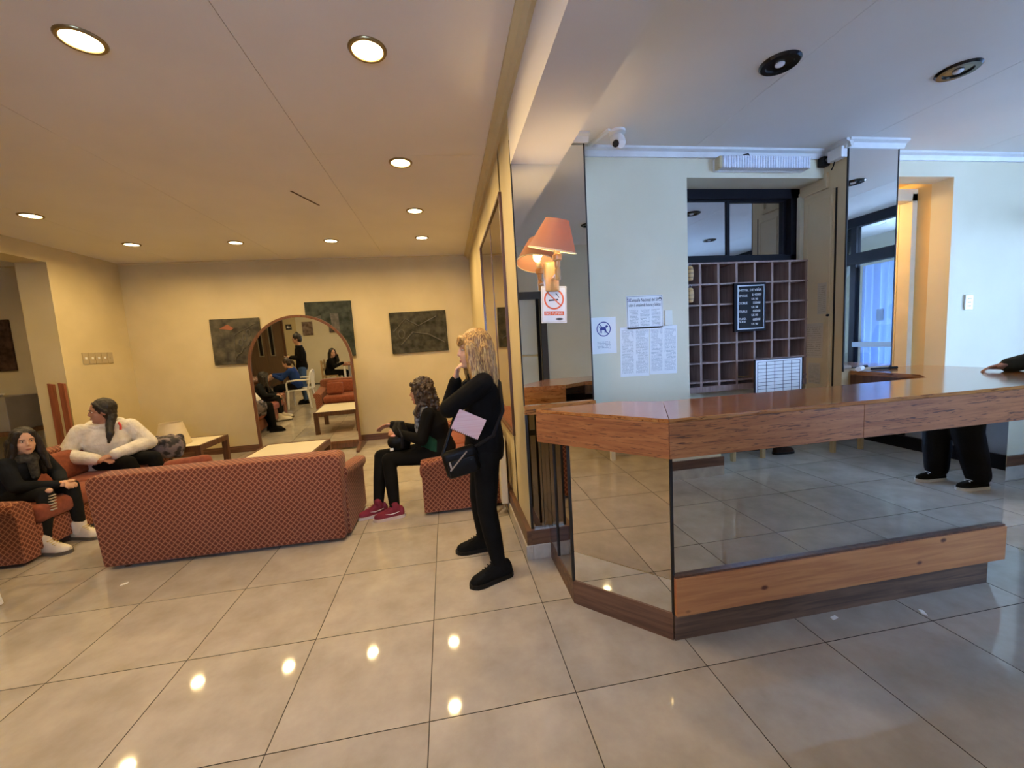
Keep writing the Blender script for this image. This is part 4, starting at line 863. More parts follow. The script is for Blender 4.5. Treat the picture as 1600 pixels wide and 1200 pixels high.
def person(label, loc_, rz, P, look, skin, top, bottom, shoem, hair, hairm, hands, k=1.0, puff=.016, legpuff=.010, vox=.008, toes=None, hem=.0, collar=True, tmat2=None, soleM=None, shoe_k=1.0, face=True, tw=1.0, name='person', group=None, browm=None, laces=None, bodyw=1.0, hair_disp=.010):
    t = thing(name, label, 'person', loc_, rz, group)
    J = {q: Vector(p) for q, p in P.items()}
    pel, chest, neck, hd = J['pel'], J['chest'], J['neck'], J['head']
    waist = pel.lerp(chest, .5)+Vector(P.get('wo', (0, 0, 0)))
    fd, sd, u = face_axes(look); ss = (J['shL']-J['shR']).normalized()
    hp = (J['hiL']-J['hiR']).normalized()
    B = bodyw
    def torso(e, low=0.0, high=True):
        a = [(pel-Vector((0, 0, .07*k+low)), .150*k*B+e, .105*k*B+e, hp), (pel, .160*k*B+e, .118*k*B+e, hp), (waist, .128*k*B+e, .098*k*B+e, hp), (chest, .150*k*B+e, .112*k*B+e, ss), (chest.lerp(neck, .55), .150*k+e, .092*k+e, ss), (chest.lerp(neck, .85), .105*k+e*.8, .068*k+e*.8, ss)]
        return vloft(a+([(neck, .056*k+e*.6, .056*k+e*.6, ss)] if high else []))
    S = [torso(-.012), capsule(neck-Vector((0, 0, .03*k)), .054*k, hd-fd*.012*k-u*.05*k, .050*k)]
    for s in 'LR':
        S += [capsule(J['sh'+s], .044*k, J['el'+s], .036*k), capsule(J['el'+s], .036*k, J['wr'+s], .025*k), capsule(J['hi'+s], .072*k, J['kn'+s], .050*k), capsule(J['kn'+s], .050*k, J['an'+s], .034*k)]
        an = J['an'+s]; tv = Vector((*((toes or {}).get(s, (1, 0))), 0)).normalized(); S.append(capsule(an-Vector((0, 0, .03*k)), .03*k, an+tv*.10*k-Vector((0, 0, .045*k)), .025*k))
        h = hands[s]; S += handshape(J['wr'+s], h[0], h[1], s == 'L', h[2], k*.94)
    # head
    H = lambda a, b, c: hd+fd*a*k+sd*b*k+u*c*k
    S += [ell(H(-.012, 0, .025), (.093*k, .073*k, .098*k), (fd, sd, u)), ell(H(.016, 0, -.040), (.070*k, .059*k, .080*k), (fd, sd, u)), ell(H(.052, 0, -.098), (.028*k, .028*k, .022*k), (fd, sd, u)),
          capsule(H(.078, 0, .012), .0095*k, H(.0935, 0, -.024), .0115*k, 8), ell(H(.082, 0, -.031), (.011*k, .017*k, .008*k), (fd, sd, u)), ell(H(.070, 0, -.066), (.017*k, .026*k, .013*k), (fd, sd, u))]
    for q in (-1, 1): S += [ell(H(.045, q*.036, -.030), (.026*k, .022*k, .024*k), (fd, sd, u)), ell(H(-.012, q*.074, -.012), (.020*k, .008*k, .030*k), (fd, sd, u)), capsule(H(.074, q*.012, .026), .010*k, H(.062, q*.044, .026), .009*k, 8)]
    bo_ = remesh('body', S, vox*.8, skinmat(skin), t, 2)
    if face:
        for q in (-1, 1):
            e = obj('eye', ell(H(.0685, q*.029, .006), (.0075*k, .0115*k, .0055*k), (fd, sd, u)), EYEW, bo_, True)
            obj('iris', ell(H(.0738, q*.029, .006), (.0035*k, .0055*k, .0053*k), (fd, sd, u), 10, 6), IRIS, bo_, True)
            obj('eyebrow', capsule(H(.084, q*.016, .026), .0038*k, H(.071, q*.046, .027), .003*k, 6, 2), browm or hairm, bo_, True)
        obj('lips', [ell(H(.084, 0, -.0635), (.007*k, .020*k, .004*k), (fd, sd, u)), ell(H(.083, 0, -.0705), (.007*k, .017*k, .005*k), (fd, sd, u))], LIP, bo_, True)
    # clothes
    T = [torso(puff, hem, False)]
    for s in 'LR':
        wr = J['wr'+s].lerp(J['el'+s], .06)
        T += [capsule(J['sh'+s], (.046*k+puff)*tw, J['el'+s], (.040*k+puff)*tw), capsule(J['el'+s], (.040*k+puff)*tw, wr, (.028*k+puff*.8)*tw), capsule(chest.lerp(neck, .5), .07*k+puff, J['sh'+s], .045*k+puff)]
    if collar: T.append(tube([neck+Vector((0, 0, -.012*k))+(ss*math.cos(a)+ss.cross(Vector((0, 0, 1)))*math.sin(a))*.066*k for a in [i*PI/8 for i in range(16)]], .020*k, 8, True))
    remesh('jacket', T, vox, top, t, 3)
    L = [vloft([(pel-Vector((0, 0, .09*k)), .140*k*B+legpuff, .105*k*B+legpuff, hp), (pel-Vector((0, 0, .02)), .160*k*B+legpuff, .118*k*B+legpuff, hp), (pel.lerp(chest, .25), .150*k*B+legpuff, .108*k*B+legpuff, hp)])]
    for s in 'LR':
        L += [capsule(J['hi'+s], .082*k*B+legpuff, J['kn'+s], .056*k+legpuff), capsule(J['kn'+s], .056*k+legpuff, J['kn'+s].lerp(J['an'+s], .45), .052*k+legpuff), capsule(J['kn'+s].lerp(J['an'+s], .45), .052*k+legpuff, J['an'+s].lerp(J['kn'+s], .06), .038*k+legpuff), capsule(pel, .10*k, J['hi'+s], .084*k*B+legpuff)]
    remesh('trousers', L, vox, bottom, t, 3)
    soleM = soleM or BLACKP
    for s in 'LR':
        an = J['an'+s]; tv = Vector((*((toes or {}).get(s, (1, 0))), 0)).normalized(); sv = Vector((-tv.y, tv.x, 0)); g_ = Vector((an.x, an.y, 0)); kk = k*shoe_k
        rs, s0, s1 = [], [], []
        for x, w, hh in ((-.078, .020, .050), (-.062, .034, .080), (-.02, .037, .098), (.03, .037, .092), (.075, .041, .066), (.12, .044, .052), (.155, .037, .042), (.178, .018, .028)):
            rs.append([g_+tv*x*kk+sv*(w*kk*math.cos(2*PI*i/16))+Vector((0, 0, max(.012, .018*kk+hh*kk*math.sin(2*PI*i/16)))) for i in range(16)])
            s0.append((x*kk, (w+.006)*kk))
        S2 = [rings(rs), capsule(g_+Vector((0, 0, .07*kk))-tv*.01, .040*kk, an+Vector((0, 0, .03)), .037*kk)]
        sh = remesh('shoe', S2, .006, shoem, t, 2)
        outl = [(x, w) for x, w in s0]; outl = [(s0[0][0]-.010*kk, 0)]+outl+[(s0[-1][0]+.012*kk, 0)]+[(x, -w) for x, w in s0[::-1]]
        v, f = prism(outl, 0, .024*kk); v = [tuple(g_+tv*p[0]+sv*p[1]+Vector((0, 0, p[2]))) for p in v]
        obj('sole', (v, f), soleM, sh)
        lc = [tube([g_+tv*x*kk+sv*q*.022*kk+Vector((0, 0, z*kk)) for q in (-1, 0, 1)], .0035*kk, 6) for x, z in ((.045, .100), (.062, .090), (.08, .079), (.097, .071))]
        ob = obj('laces', lc, laces or shoem, sh, True); ob['kind'] = 'stuff'
    if hair: remesh('hair', hair(H, fd, sd, u, k), vox*.75, hairm, t, 1, disp=hair_disp)
    t['_j'] = 0; del t['_j']
    return t, J, H, (fd, sd, u)
def hair_cap(H, fd, sd, u, k, grow=.0): return [ell(H(-.033, 0, .038), ((.098+grow)*k, (.084+grow)*k, (.098+grow)*k), (fd, sd, u)), ell(H(-.050, 0, -.01), ((.070+grow)*k, (.080+grow)*k, (.085+grow)*k), (fd, sd, u))]
def strands(H, pts, r, nn=1): return [capsule(H(*a), r[0], H(*b), r[1], 10) for a, b in pts]
def hairmat(name, c1, c2): return M(name, c1, c2, scale=26, detail=5, rough=.38, stretch=(6, 6, .5), bump=.5, bscale=30, lo=.4, hi=.62)
DARKH = hairmat('black_hair', (.006, .005, .005), (.022, .017, .014)); BRNH = hairmat('dark_brown_hair', (.014, .008, .005), (.07, .04, .022)); BLND = hairmat('streaked_blonde_hair', (.16, .065, .017), (.66, .40, .12))
BLK = clothm('black_cloth', (.0030, .0028, .0028)); BLK2 = clothm('black_denim', (.0036, .0036, .0036), bscale=14); CHAR = clothm('charcoal_cloth', (.008, .0095, .012))
SK1, SK2, SK3 = (.52, .29, .19), (.40, .20, .12), (.58, .34, .23)

# --- standing person with blonde hair
def hair_blonde(H, fd, sd, u, k):
    S = hair_cap(H, fd, sd, u, k, .008)
    for q in (-1, 1):
        S += [capsule(H(.02, q*.074, .03), .030, H(.0, q*.085, -.10), .034), capsule(H(.0, q*.085, -.10), .034, H(-.035, q*.095, -.21), .032), capsule(H(-.035, q*.095, -.21), .032, H(-.07, q*.10, -.31), .020), capsule(H(-.06, q*.075, .0), .04, H(-.095, q*.078, -.20), .038), capsule(H(-.095, q*.078, -.20), .038, H(-.12, q*.06, -.37), .014)]
    S += [q_ for q in (-1, 1) for q_ in (capsule(H(.045, q*.070, .045), .022, H(.035, q*.080, -.06), .028), capsule(H(.035, q*.080, -.06), .028, H(.02, q*.095, -.19), .026), capsule(H(.02, q*.095, -.19), .026, H(.0, q*.11, -.27), .012))]
    S += [capsule(H(-.09, 0, .02), .055, H(-.115, 0, -.20), .045), capsule(H(-.115, 0, -.20), .045, H(-.135, .03, -.39), .014), capsule(H(.07, -.045, .075), .020, H(.082, -.02, .042), .014), capsule(H(.07, .045, .075), .020, H(.082, .02, .042), .014), capsule(H(.072, 0, .08), .022, H(.085, 0, .045), .014)]
    return S
P = dict(pel=(0, 0, .83), chest=(-.01, 0, 1.10), neck=(.0, 0, 1.285), head=(.035, .0, 1.43), shL=(-.005, .155, 1.235), elL=(.205, .165, 1.10), wrL=(.215, -.035, 1.075), shR=(-.005, -.155, 1.235), elR=(.20, -.12, 1.075), wrR=(.15, -.045, 1.245),
         hiL=(0, .085, .79), knL=(.02, .10, .44), anL=(-.03, .13, .09), hiR=(0, -.085, .79), knR=(.05, -.16, .44), anR=(.03, -.25, .09))
bw, J, H, ax = person('standing person in black with long blonde hair, arms folded, beside the partition', (.37, 1.035, 0), PI, P, (1, .12, -.02), SK3, BLK, BLK2, clothm('black_suede', (.004, .004, .004)), hair_blonde, BLND,
    {'L': ((0, -1, .05), (-1, 0, .1), .7), 'R': ((-.15, .15, 1), (-1, .2, 0), .9)}, k=.95, toes={'L': (.93, .35), 'R': (1, .05)}, shoe_k=1.15, hem=.02, tw=1.06)
# crossbody bag
hb = thing('shoulder_bag', 'black shoulder bag with silver zips on the blonde standing person', 'bag', (.37, 1.035, 0), PI)
BAGM = clothm('black_bag_leather', (.004, .004, .004), rough=.5, bump=.2)
bagc = Vector((.155, .150, .775)); RB = Matrix.Translation(bagc) @ Matrix.Rotation(math.radians(12), 4, 'Y')
obj('bag_body', xf(box(-.105, .105, -.035, .035, -.085, .085, .033, 4), RB), BAGM, hb, True)
obj('front_pocket', xf(box(-.085, .085, .030, .048, -.07, .03, .012, 3), RB), BAGM, hb, True)
obj('zip', xf(box(-.075, .075, .047, .051, .02, .028), RB @ Matrix.Rotation(math.radians(35), 4, 'Y')), STEEL, hb); obj('zip_pull', xf(box(.060, .070, .048, .054, -.02, .03), RB), STEEL, hb)
obj('strap', [tube([RB @ Vector((-.10, 0, .06)), (-.04, .185, .92), (-.11, .165, 1.06), (-.115, .06, 1.22), (-.05, -.10, 1.30)], .011, 8), tube([RB @ Vector((.10, 0, .06)), (.20, .12, .98), (.15, .04, 1.10), (.10, -.05, 1.22), (-.05, -.10, 1.30)], .011, 8)], BLACKP, hb, True)
nb = thing('spiral_notebook', 'pink spiral notebook tucked under the folded arm', 'notebook', (.37, 1.035, 0), PI)
RN = Matrix.Translation((.10, .200, 1.005)) @ Matrix.Rotation(math.radians(-28), 4, 'Y')
obj('pages', xf(box(-.085, .085, -.008, .008, -.062, .062), RN), M('pink_ruled_paper', (.72, .42, .40), (.80, .55, .52), scale=60, stretch=(.02, .02, 3), rough=.7), nb)
for i in range(14): obj('coil', xf(tube([(-.078+i*.012, .011*math.cos(a), -.062+.008*math.sin(a)) for a in [q*PI/4 for q in range(8)]], .0013, 5, True), RN), BLACKP, nb)

# --- seated person in green and black on the partition sofa
def hair_curly(H, fd, sd, u, k):
    S = hair_cap(H, fd, sd, u, k, .012); rnd = random.Random(3)
    for i in range(46):
        a = rnd.uniform(.9, 2*PI-.9); r = rnd.uniform(.075, .105); z0 = rnd.uniform(-.02, .05); z1 = rnd.uniform(-.26, -.12)
        x, y = r*math.cos(a)-.02, r*math.sin(a)
        S += [capsule(H(x, y, z0), .020, H(x*1.15-.01, y*1.12, (z0+z1)/2), .021, 8), capsule(H(x*1.15-.01, y*1.12, (z0+z1)/2), .021, H(x*1.2+rnd.uniform(-.02, .02), y*1.15+rnd.uniform(-.02, .02), z1), .014, 8)]
    S += [capsule(H(.06, q*.05, .075), .022, H(.045, q*.082, .0), .020) for q in (-1, 1)]
    return S
P = dict(pel=(0, 0, .50), chest=(.055, .01, .74), neck=(.10, .02, .915), head=(.155, .025, 1.055), shL=(.09, .165, .865), elL=(.16, .21, .64), wrL=(.36, .13, .70), shR=(.09, -.135, .865), elR=(.22, -.17, .66), wrR=(.45, -.03, .76),
         hiL=(.03, .09, .46), knL=(.47, .15, .475), anL=(.43, .32, .09), hiR=(.03, -.09, .46), knR=(.56, .0, .475), anR=(.585, .21, .09))
gw, J, H, ax = person('seated person with curly dark hair, green top and crimson trainers', (.06, 2.37, 0), PI, P, (1, .10, -.05), SK2, BLK, BLK, clothm('crimson_mesh', (.16, .022, .035), bscale=60), hair_curly, BRNH,
    {'L': ((.9, -.3, .15), (0, -.8, -.6), .7), 'R': ((.9, .0, -.2), (.1, .5, -.8), .35)}, k=.95, toes={'L': (.97, .22), 'R': (.9, .40)}, shoe_k=1.05, soleM=M('off_white_sole', (.62, .52, .48), rough=.6), hem=.02, bodyw=1.12, browm=BRNH, hair_disp=.045)
GRN = clothm('dark_green_cloth', (.010, .045, .022))
remesh('blouse', [vloft([((.045, .0, .44), .19, .135), ((.05, 0, .52), .175, .135), ((.075, .01, .66), .148, .128), ((.10, .01, .76), .14, .12)])], .010, GRN, gw, 2)
rnd = random.Random(5); S = []
for i in range(12):
    a = i*PI/6; S.append(capsule((.11+.075*math.cos(a), .02+.085*math.sin(a), .905), .030, (.125+.085*math.cos(a+.5), .02+.09*math.sin(a+.5), .86), .030))
S += [capsule((.185, .05, .86), .04, (.20, .045, .70), .03), capsule((.185, -.01, .86), .035, (.205, .0, .72), .03)]
remesh('scarf', S, .009, M('grey_print_scarf', (.012, .014, .016), (.30, .30, .28), scale=26, rough=.8), gw, 2)
for s, an, tv in (('L', (.43, .32), (.97, .22)), ('R', (.585, .21), (.9, .40))):
    g_ = Vector((*an, 0)); tv = Vector((*tv, 0)).normalized(); sv = Vector((-tv.y, tv.x, 0))
    pts = [g_+tv*x+sv*(.0405)+Vector((0, 0, z)) for x, z in ((-.035, .062), (.0, .050), (.045, .046), (.085, .058), (.04, .053), (.0, .058))]
    obj('side_mark', ([tuple(p) for p in pts]+[tuple(p+sv*.003) for p in pts], [(0, 1, 2, 3, 4, 5), (11, 10, 9, 8, 7, 6)]+[(i, (i+1) % 6, 6+(i+1) % 6, 6+i) for i in range(6)]), PAPER, gw, label='white curved tick mark on the shoe side')
lb = thing('lap_bag', 'slumped black backpack held on the lap of the person in green', 'bag', (.06, 2.37, 0), PI)
remesh('bag_body', [vloft([((.37, .05, .55), .10, .085), ((.365, .05, .62), .12, .10), ((.37, .04, .72), .10, .075), ((.36, .03, .80), .055, .04)]), ell((.40, .10, .62), (.08, .07, .07))], .010, BAGM, lb, 3)
obj('tag', box(.42, .45, .160, .163, .555, .58), PAPER, lb); obj('strap', tube([(.37, .14, .76), (.33, .19, .68), (.34, .18, .58)], .012, 8), BLACKP, lb, True)
obj('pink_lining', xf(ell((0, 0, 0), (.035, .014, .012)), Matrix.Translation((.41, .135, .685))), M('pink_lining', (.6, .28, .24), rough=.8), lb, True)

# --- seated girl looking at the camera
def hair_long(H, fd, sd, u, k):
    S = hair_cap(H, fd, sd, u, k, .006)
    for q in (-1, 1):
        S += [capsule(H(.045, q*.045, .085), .022, H(.02, q*.078, .0), .024), capsule(H(.02, q*.078, .0), .024, H(.0, q*.095, -.14), .030), capsule(H(.0, q*.095, -.14), .030, H(.02, q*.12, -.29), .018), capsule(H(-.05, q*.075, 0), .04, H(-.07, q*.09, -.2), .036), capsule(H(-.07, q*.09, -.2), .036, H(-.07, q*.10, -.34), .018)]
    return S+[capsule(H(-.08, 0, 0), .05, H(-.10, 0, -.30), .03)]
P = dict(pel=(0, 0, .47), chest=(.09, -.02, .64), neck=(.15, -.03, .785), head=(.19, -.05, .895), shL=(.13, .115, .735), elL=(.22, .14, .56), wrL=(.36, .0, .515), shR=(.12, -.165, .735), elR=(.21, -.20, .56), wrR=(.37, -.055, .510),
         hiL=(.03, .07, .45), knL=(.40, .02, .475), anL=(.41, .03, .09), hiR=(.03, -.08, .45), knR=(.37, -.17, .475), anR=(.36, -.23, .09))
P = {q: Vector(v) for q, v in P.items()}
gl, J, H, ax = person('seated girl in dark jacket, ripped black jeans and pale boots', (-3.46, 2.40, 0), 0, P, (.80, -.62, -.02), SK3, CHAR, clothm('faded_black_denim', (.008, .0085, .009)), clothm('pale_boot_leather', (.66, .60, .48), (.74, .68, .56)), hair_long, DARKH,
    {'L': ((.9, -.4, -.1), (0, -.6, -.8), .8), 'R': ((.9, .4, -.1), (0, .5, -.8), .8)}, k=.86, toes={'L': (.95, -.25), 'R': (.97, -.18)}, shoe_k=1.28, legpuff=.004, soleM=M('dark_tread', (.10, .085, .06), rough=.7), laces=M('yellow_lace', (.58, .46, .16), rough=.7))
for s_ in 'LR': remesh('boot_cuff', [capsule((P['an'+s_].x-.012, P['an'+s_].y, .075), .050, (P['an'+s_].x-.012, P['an'+s_].y, .135), .052)], .006, clothm('pale_boot_cuff', (.60, .54, .43), (.70, .64, .52)), gl, 2)
obj('knee_rip', [ell((P['knL'].x+.022, P['knL'].y-.022, .520), (.030, .024, .012)), ell((P['knR'].x+.040, P['knR'].y-.012, .500), (.022, .022, .020))], skinmat(SK3), gl, True)['kind'] = 'stuff'
obj('shin_rip', [box(P['knR'].x+.022+.002*i, P['knR'].x+.060+.002*i, P['knR'].y-.028-.004*i, P['knR'].y+.016-.004*i, .455-.022*i, .462-.022*i) for i in range(6)], M('frayed_threads', (.45, .40, .32), rough=.9), gl)['kind'] = 'stuff'
S = [capsule((.155+.05*math.cos(a), -.03+.07*math.sin(a), .775), .026, (.165+.06*math.cos(a+.6), -.03+.075*math.sin(a+.6), .745), .026) for a in [i*PI/5 for i in range(10)]]+[capsule((.215, -.05, .75), .035, (.23, -.06, .60), .026)]
remesh('scarf', S, .009, M('black_print_scarf', (.008, .008, .008), (.05, .045, .035), scale=40, rough=.9), gl, 2)

# --- seated person in a white fleece, head turned away
def hair_tail(H, fd, sd, u, k):
    S = hair_cap(H, fd, sd, u, k, .006)
    return S+[capsule(H(.04, .05, .085), .02, H(-.02, .080, .0), .02), capsule(H(.04, -.05, .085), .02, H(-.02, -.080, .0), .02), capsule(H(-.07, .04, -.06), .045, H(-.04, .075, -.14), .036), capsule(H(-.04, .075, -.14), .036, H(-.02, .13, -.24), .032), capsule(H(-.02, .13, -.24), .032, H(.0, .14, -.32), .012)]
P = dict(pel=(0, 0, .50), chest=(.03, 0, .70), neck=(.04, 0, .865), head=(.055, -.01, 1.005), shL=(.02, .185, .815), elL=(.07, .32, .62), wrL=(.30, .07, .575), shR=(.02, -.185, .815), elR=(.09, -.30, .60), wrR=(.30, -.06, .555),
         hiL=(.05, .11, .47), knL=(.28, .36, .485), anL=(.26, .42, .09), hiR=(.05, -.06, .47), knR=(.34, .17, .485), anR=(.34, .28, .09))
FLC = clothm('white_fleece', (.60, .57, .50), (.74, .71, .64), scale=16, bump=.7, bscale=45)
ww, J, H, ax = person('seated person in white fleece jumper with a black ponytail', (-3.40, 3.32, 0), math.radians(-62), P, (.25, -1.0, -.03), SK2, FLC, BLK, BLK, hair_tail, DARKH,
    {'L': ((.25, -.9, -.15), (-.3, 0, -.9), .5), 'R': ((.3, .9, -.15), (-.3, 0, -.9), .5)}, k=.98, puff=.034, toes={'L': (.5, .86), 'R': (.6, .8)}, hem=.03, bodyw=1.15, tw=1.05)
remesh('hood', [tube([(.02+.10*math.cos(a)-.03, .125*math.sin(a), .862+.02*math.cos(a+PI)) for a in [i*PI/8 for i in range(16)]], .042, 10, True), ell((-.10, 0, .82), (.08, .13, .06))], .010, FLC, ww, 3)
obj('drawstring', tube([(.10, .115, .875), (.135, .13, .84), (.14, .125, .80)], .010, 8), M('red_cord', (.55, .04, .04), rough=.7), ww, True)
obj('earring', ell(H(-.008, -.080, -.05), (.004, .004, .012)), M('pearl', (.8, .78, .72), rough=.2), ww, True)
cj = thing('camouflage_jacket', 'grey camouflage jacket heaped beside the person in white', 'jacket', (-3.06, 3.60, .015))
rnd = random.Random(11); S = [ell((.0, .0, .50), (.20, .17, .13))]
for i in range(16): a = i*.9; S.append(capsule((.12*math.cos(a), .10*math.sin(a), .42+.02*(i % 4)), .06, (.15*math.cos(a+.7), .13*math.sin(a+.7), .52+.03*(i % 3)), .045))
remesh('cloth_heap', S, .011, M('grey_camouflage', (.02, .018, .022), (.16, .13, .14), scale=13, detail=2, rough=.85, lo=.45, hi=.56, bump=.5, bscale=25), cj, 2)
#OFFFRAME
# ------------------------------------------------------------------ beyond the frame, seen in the mirrors
WPL = M('white_garden_plastic', (.78, .78, .74), rough=.35)
pch = thing('plastic_chair', 'white moulded plastic armchair at the jigsaw table', 'chair', (-2.97, 1.18, 0), PI)
obj('seat', box(-.22, .22, -.22, .22, .42, .445, .012, 3), WPL, pch, True)
obj('back_rail', tube([(-.22, -.22, .44), (-.27, -.22, .70), (-.29, -.16, .82), (-.30, 0, .86), (-.29, .16, .82), (-.27, .22, .70), (-.22, .22, .44)], .018, 8), WPL, pch, True)
for y in (-.13, -.065, 0, .065, .13): obj('back_slat', prism([(y-.018, .44), (y+.018, .44), (y+.02, .83), (y-.02, .83)], -.285, -.275, 'x'), WPL, pch)
for s in (-1, 1):
    obj('arm_rest', tube([(-.27, s*.23, .66), (.0, s*.26, .67), (.17, s*.25, .655), (.21, s*.23, .60), (.215, s*.22, .43)], .019, 8), WPL, pch, True)
    for x, dx in ((.20, .03), (-.20, -.05)): obj('leg', tube([(x, s*.20, .43), (x+dx, s*.225, .012)], [.026, .018], 8), WPL, pch, True)
jt = thing('jigsaw_table', 'dark wooden table spread with jigsaw pieces', 'table', (-3.85, 1.14, 0))
obj('table_top', box(-.42, .42, -.50, .50, .70, .735, .006, 2), DARKW, jt)
for x in (-.38, .38):
    for y in (-.45, .45): obj('leg', box(x-.025, x+.025, y-.025, y+.025, 0, .70), DARKW, jt)
obj('apron', box(-.36, .36, -.44, .44, .60, .70), DARKW, jt)
jg = obj('jigsaw', [box(x-.02, x+.02, y-.02, y+.02, .7355, .740) for x in [-.36+.055*i for i in range(14)] for y in [-.42+.055*j for j in range(16)] if random.random() < .72], M('jigsaw_print', (.10, .04, .05), (.62, .48, .42), scale=22, detail=2, rough=.5, lo=.45, hi=.55)); jg.location = (-3.85, 1.14, 0)
tag(jg, 'loose jigsaw pieces spread over the dark table', 'jigsaw', kind='stuff')
def hair_pony(H, fd, sd, u, k): return hair_cap(H, fd, sd, u, k, .004)+[capsule(H(-.10, 0, .05), .03, H(-.16, 0, -.02), .028), capsule(H(-.16, 0, -.02), .028, H(-.15, 0, -.16), .012)]
def hair_bun(H, fd, sd, u, k): return hair_cap(H, fd, sd, u, k, .004)+[ell(H(-.06, 0, .13), (.035, .035, .035), (fd, sd, u))]
def hair_short(H, fd, sd, u, k): return hair_cap(H, fd, sd, u, k, .0)
SEAT = dict(pel=(0, 0, .535), chest=(.05, 0, .76), neck=(.09, 0, .93), head=(.13, 0, 1.06), shL=(.08, .15, .88), shR=(.08, -.15, .88), hiL=(.03, .085, .50), knL=(.42, .11, .50), anL=(.40, .12, .09), hiR=(.03, -.085, .50), knR=(.42, -.11, .50), anR=(.38, -.12, .09))
def seat(**kw): q = dict(SEAT); q.update(kw); return q
person('girl in a blue top sitting in the white plastic chair', (-3.02, 1.18, 0), PI, seat(elL=(.30, .20, .76), wrL=(.52, .12, .79), elR=(.25, -.20, .72), wrR=(.44, -.08, .79), head=(.17, 0, 1.04)), (1, 0, -.35), SK3, clothm('royal_blue_cloth', (.012, .035, .16)), BLK, BLK, hair_pony, BRNH, {'L': ((1, 0, -.1), (0, 0, -1), .3), 'R': ((1, 0, -.1), (0, 0, -1), .3)}, k=.88, vox=.011)
STAND = dict(pel=(0, 0, .90), chest=(0, 0, 1.18), neck=(.01, 0, 1.40), head=(.045, 0, 1.55), shL=(0, .165, 1.35), shR=(0, -.165, 1.35), hiL=(0, .09, .86), knL=(.02, .10, .48), anL=(0, .11, .09), hiR=(0, -.09, .86), knR=(.03, -.10, .48), anR=(0, -.12, .09))
def stand(**kw): q = dict(STAND); q.update(kw); return q
person('standing person in black jumper and blue jeans holding a phone', (-3.02, .62, 0), PI-.2, stand(elL=(.0, .23, 1.10), wrL=(.22, .10, 1.13), elR=(.0, -.23, 1.10), wrR=(.22, -.08, 1.13)), (1, 0, -.3), SK3, BLK, clothm('blue_denim', (.045, .085, .18)), BLK, hair_bun, DARKH, {'L': ((1, -.3, .1), (0, -.3, 1), .5), 'R': ((1, .3, .1), (0, .4, 1), .6)}, vox=.011)
ph = obj('mobile_phone', box(-.07, .07, -.036, .036, -.005, .005, .004, 2), BLACKP); ph.location = (-3.33, .69, 1.185); ph.rotation_euler = (0, .25, PI-.2); tag(ph, 'black mobile phone in the hands of the person in jeans', 'phone')
# seated pair of furniture behind
rt = thing('laptop_table', 'wooden table with white legs carrying an open laptop', 'table', (-1.98, -1.0, 0))
obj('table_top', box(-.35, .35, -.40, .40, .72, .75, .006, 2), REDW, rt)
for x in (-.31, .31):
    for y in (-.36, .36): obj('leg', box(x-.025, x+.025, y-.025, y+.025, 0, .72), TRIMW, rt)
lp = thing('laptop', 'open dark laptop on the wooden table', 'laptop', (-1.90, -1.0, .75)); obj('keyboard_base', box(-.12, .12, -.17, .17, 0, .018, .004, 2), CGR, lp); obj('screen', xf(box(-.005, .005, -.17, .17, 0, .22), Matrix.Translation((.12, 0, .018)) @ Matrix.Rotation(.25, 4, 'Y')), BLACKP, lp)
def wchair(label, loc_, rz):
    t = thing('wooden_chair', label, 'chair', loc_, rz); W = wood('pale_chair_wood_'+label[:4], (.50, .34, .16), (.40, .26, .11), 'z', rough=.4)
    obj('seat', box(-.21, .21, -.21, .21, .43, .46, .01, 2), W, t)
    for x in (-.185, .185):
        for y in (-.185, .185): obj('leg', box(x-.02, x+.02, y-.02, y+.02, 0, .43), W, t)
    for y in (-.185, .185): obj('back_post', box(-.205, -.165, y-.02, y+.02, .46, .88), W, t)
    for z in (.62, .80): obj('back_slat', box(-.195, -.175, -.165, .165, z-.04, z+.04), W, t)
wchair('pale wooden chair by the laptop table', (-2.72, -.98, 0), 0); wchair('pale wooden chair beside the street window', (4.62, -2.22, 0), PI/2); wchair('light wooden chair by the pale wall block', (3.42, -2.30, 0), 0)
person('seated person in a black coat by the laptop table', (-2.75, -.98, 0), 0, seat(elL=(.18, .22, .70), wrL=(.40, .10, .78), elR=(.20, -.20, .82), wrR=(.22, -.06, 1.00)), (.5, .85, -.05), SK3, BLK, BLK, BLK, hair_long, DARKH, {'L': ((1, -.2, 0), (0, 0, -1), .4), 'R': ((0, .3, 1), (-1, .3, 0), .7)}, vox=.012)
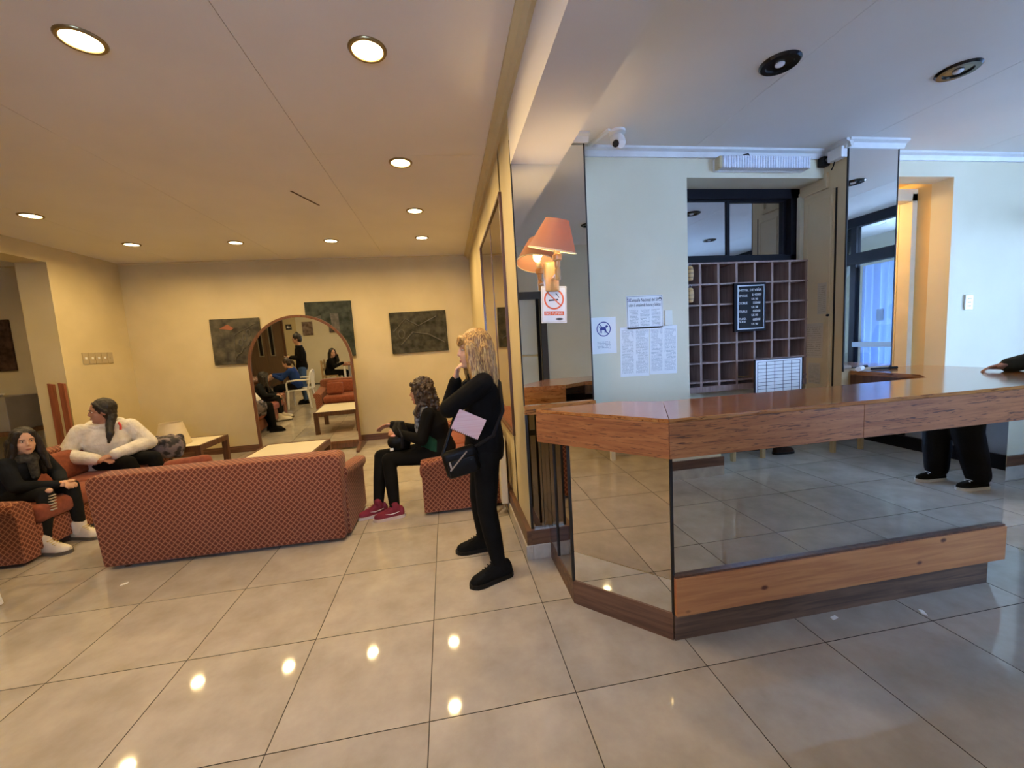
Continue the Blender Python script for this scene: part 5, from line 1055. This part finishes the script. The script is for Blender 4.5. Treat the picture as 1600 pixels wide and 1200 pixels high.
person('seated person in dark trousers on the light wooden chair', (3.36, -2.30, 0), 0, seat(elL=(.12, .22, .68), wrL=(.36, .10, .60), elR=(.12, -.22, .68), wrR=(.36, -.10, .60), anL=(.52, .12, .09)), (1, .3, -.1), SK2, CHAR, BLK2, clothm('brown_leather', (.030, .016, .010)), hair_short, DARKH, {'L': ((1, 0, -.2), (0, 0, -1), .3), 'R': ((1, 0, -.2), (0, 0, -1), .3)}, vox=.012)
person('standing person in black trousers near the porch glazing', (4.44, -.95, 0), PI+.12, stand(elL=(-.02, .24, 1.08), wrL=(.08, .22, .86), elR=(-.02, -.24, 1.08), wrR=(.08, -.22, .86), anR=(-.10, -.13, .09), knR=(-.02, -.10, .48)), (1, -.2, 0), SK2, CHAR, clothm('loose_black_trousers', (.004, .004, .0045)), clothm('black_white_trainer', (.006, .006, .006)), hair_short, DARKH, {'L': ((.1, 0, -1), (0, -1, 0), .4), 'R': ((.1, 0, -1), (0, 1, 0), .4)}, legpuff=.045, vox=.011, soleM=M('cream_sole', (.55, .52, .45), rough=.6), laces=PAPER)
OLV = clothm('olive_jacket', (.030, .032, .026))
person('person in olive jacket resting a hand on the counter corner', (3.73, .04, 0), PI-.75, stand(elL=(.02, .25, 1.08), wrL=(.10, .20, .88), shR=(.02, -.17, 1.37), elR=(.20, -.27, 1.19), wrR=(.415, -.20, 1.140), head=(.06, -.01, 1.58), neck=(.02, 0, 1.43)), (1, .3, -.1), SK2, OLV, BLK2, clothm('dark_brown_boot', (.02, .012, .008)), hair_short, DARKH, {'L': ((.1, 0, -1), (0, -1, 0), .4), 'R': ((1, .25, -.10), (.05, .35, -1), .55)}, vox=.008, puff=.022)
# ------------------------------------------------------------------ scraps on the tiles
for x, y, a, lb in ((1.98, .125, .3, 'tiny white paper scrap against the counter kick board'), (2.42, .055, 1.1, 'small torn white scrap on the tiles before the counter'), (-2.08, 1.48, .7, 'small torn white scrap on the tiles behind the free standing sofa')):
    o = obj('paper_scrap', prism([(-.022, -.008), (.018, -.011), (.024, .006), (-.010, .010)], .0005, .004), PAPER); o.location = (x, y, 0); o.rotation_euler = (0, 0, a); tag(o, lb, 'paper scrap')
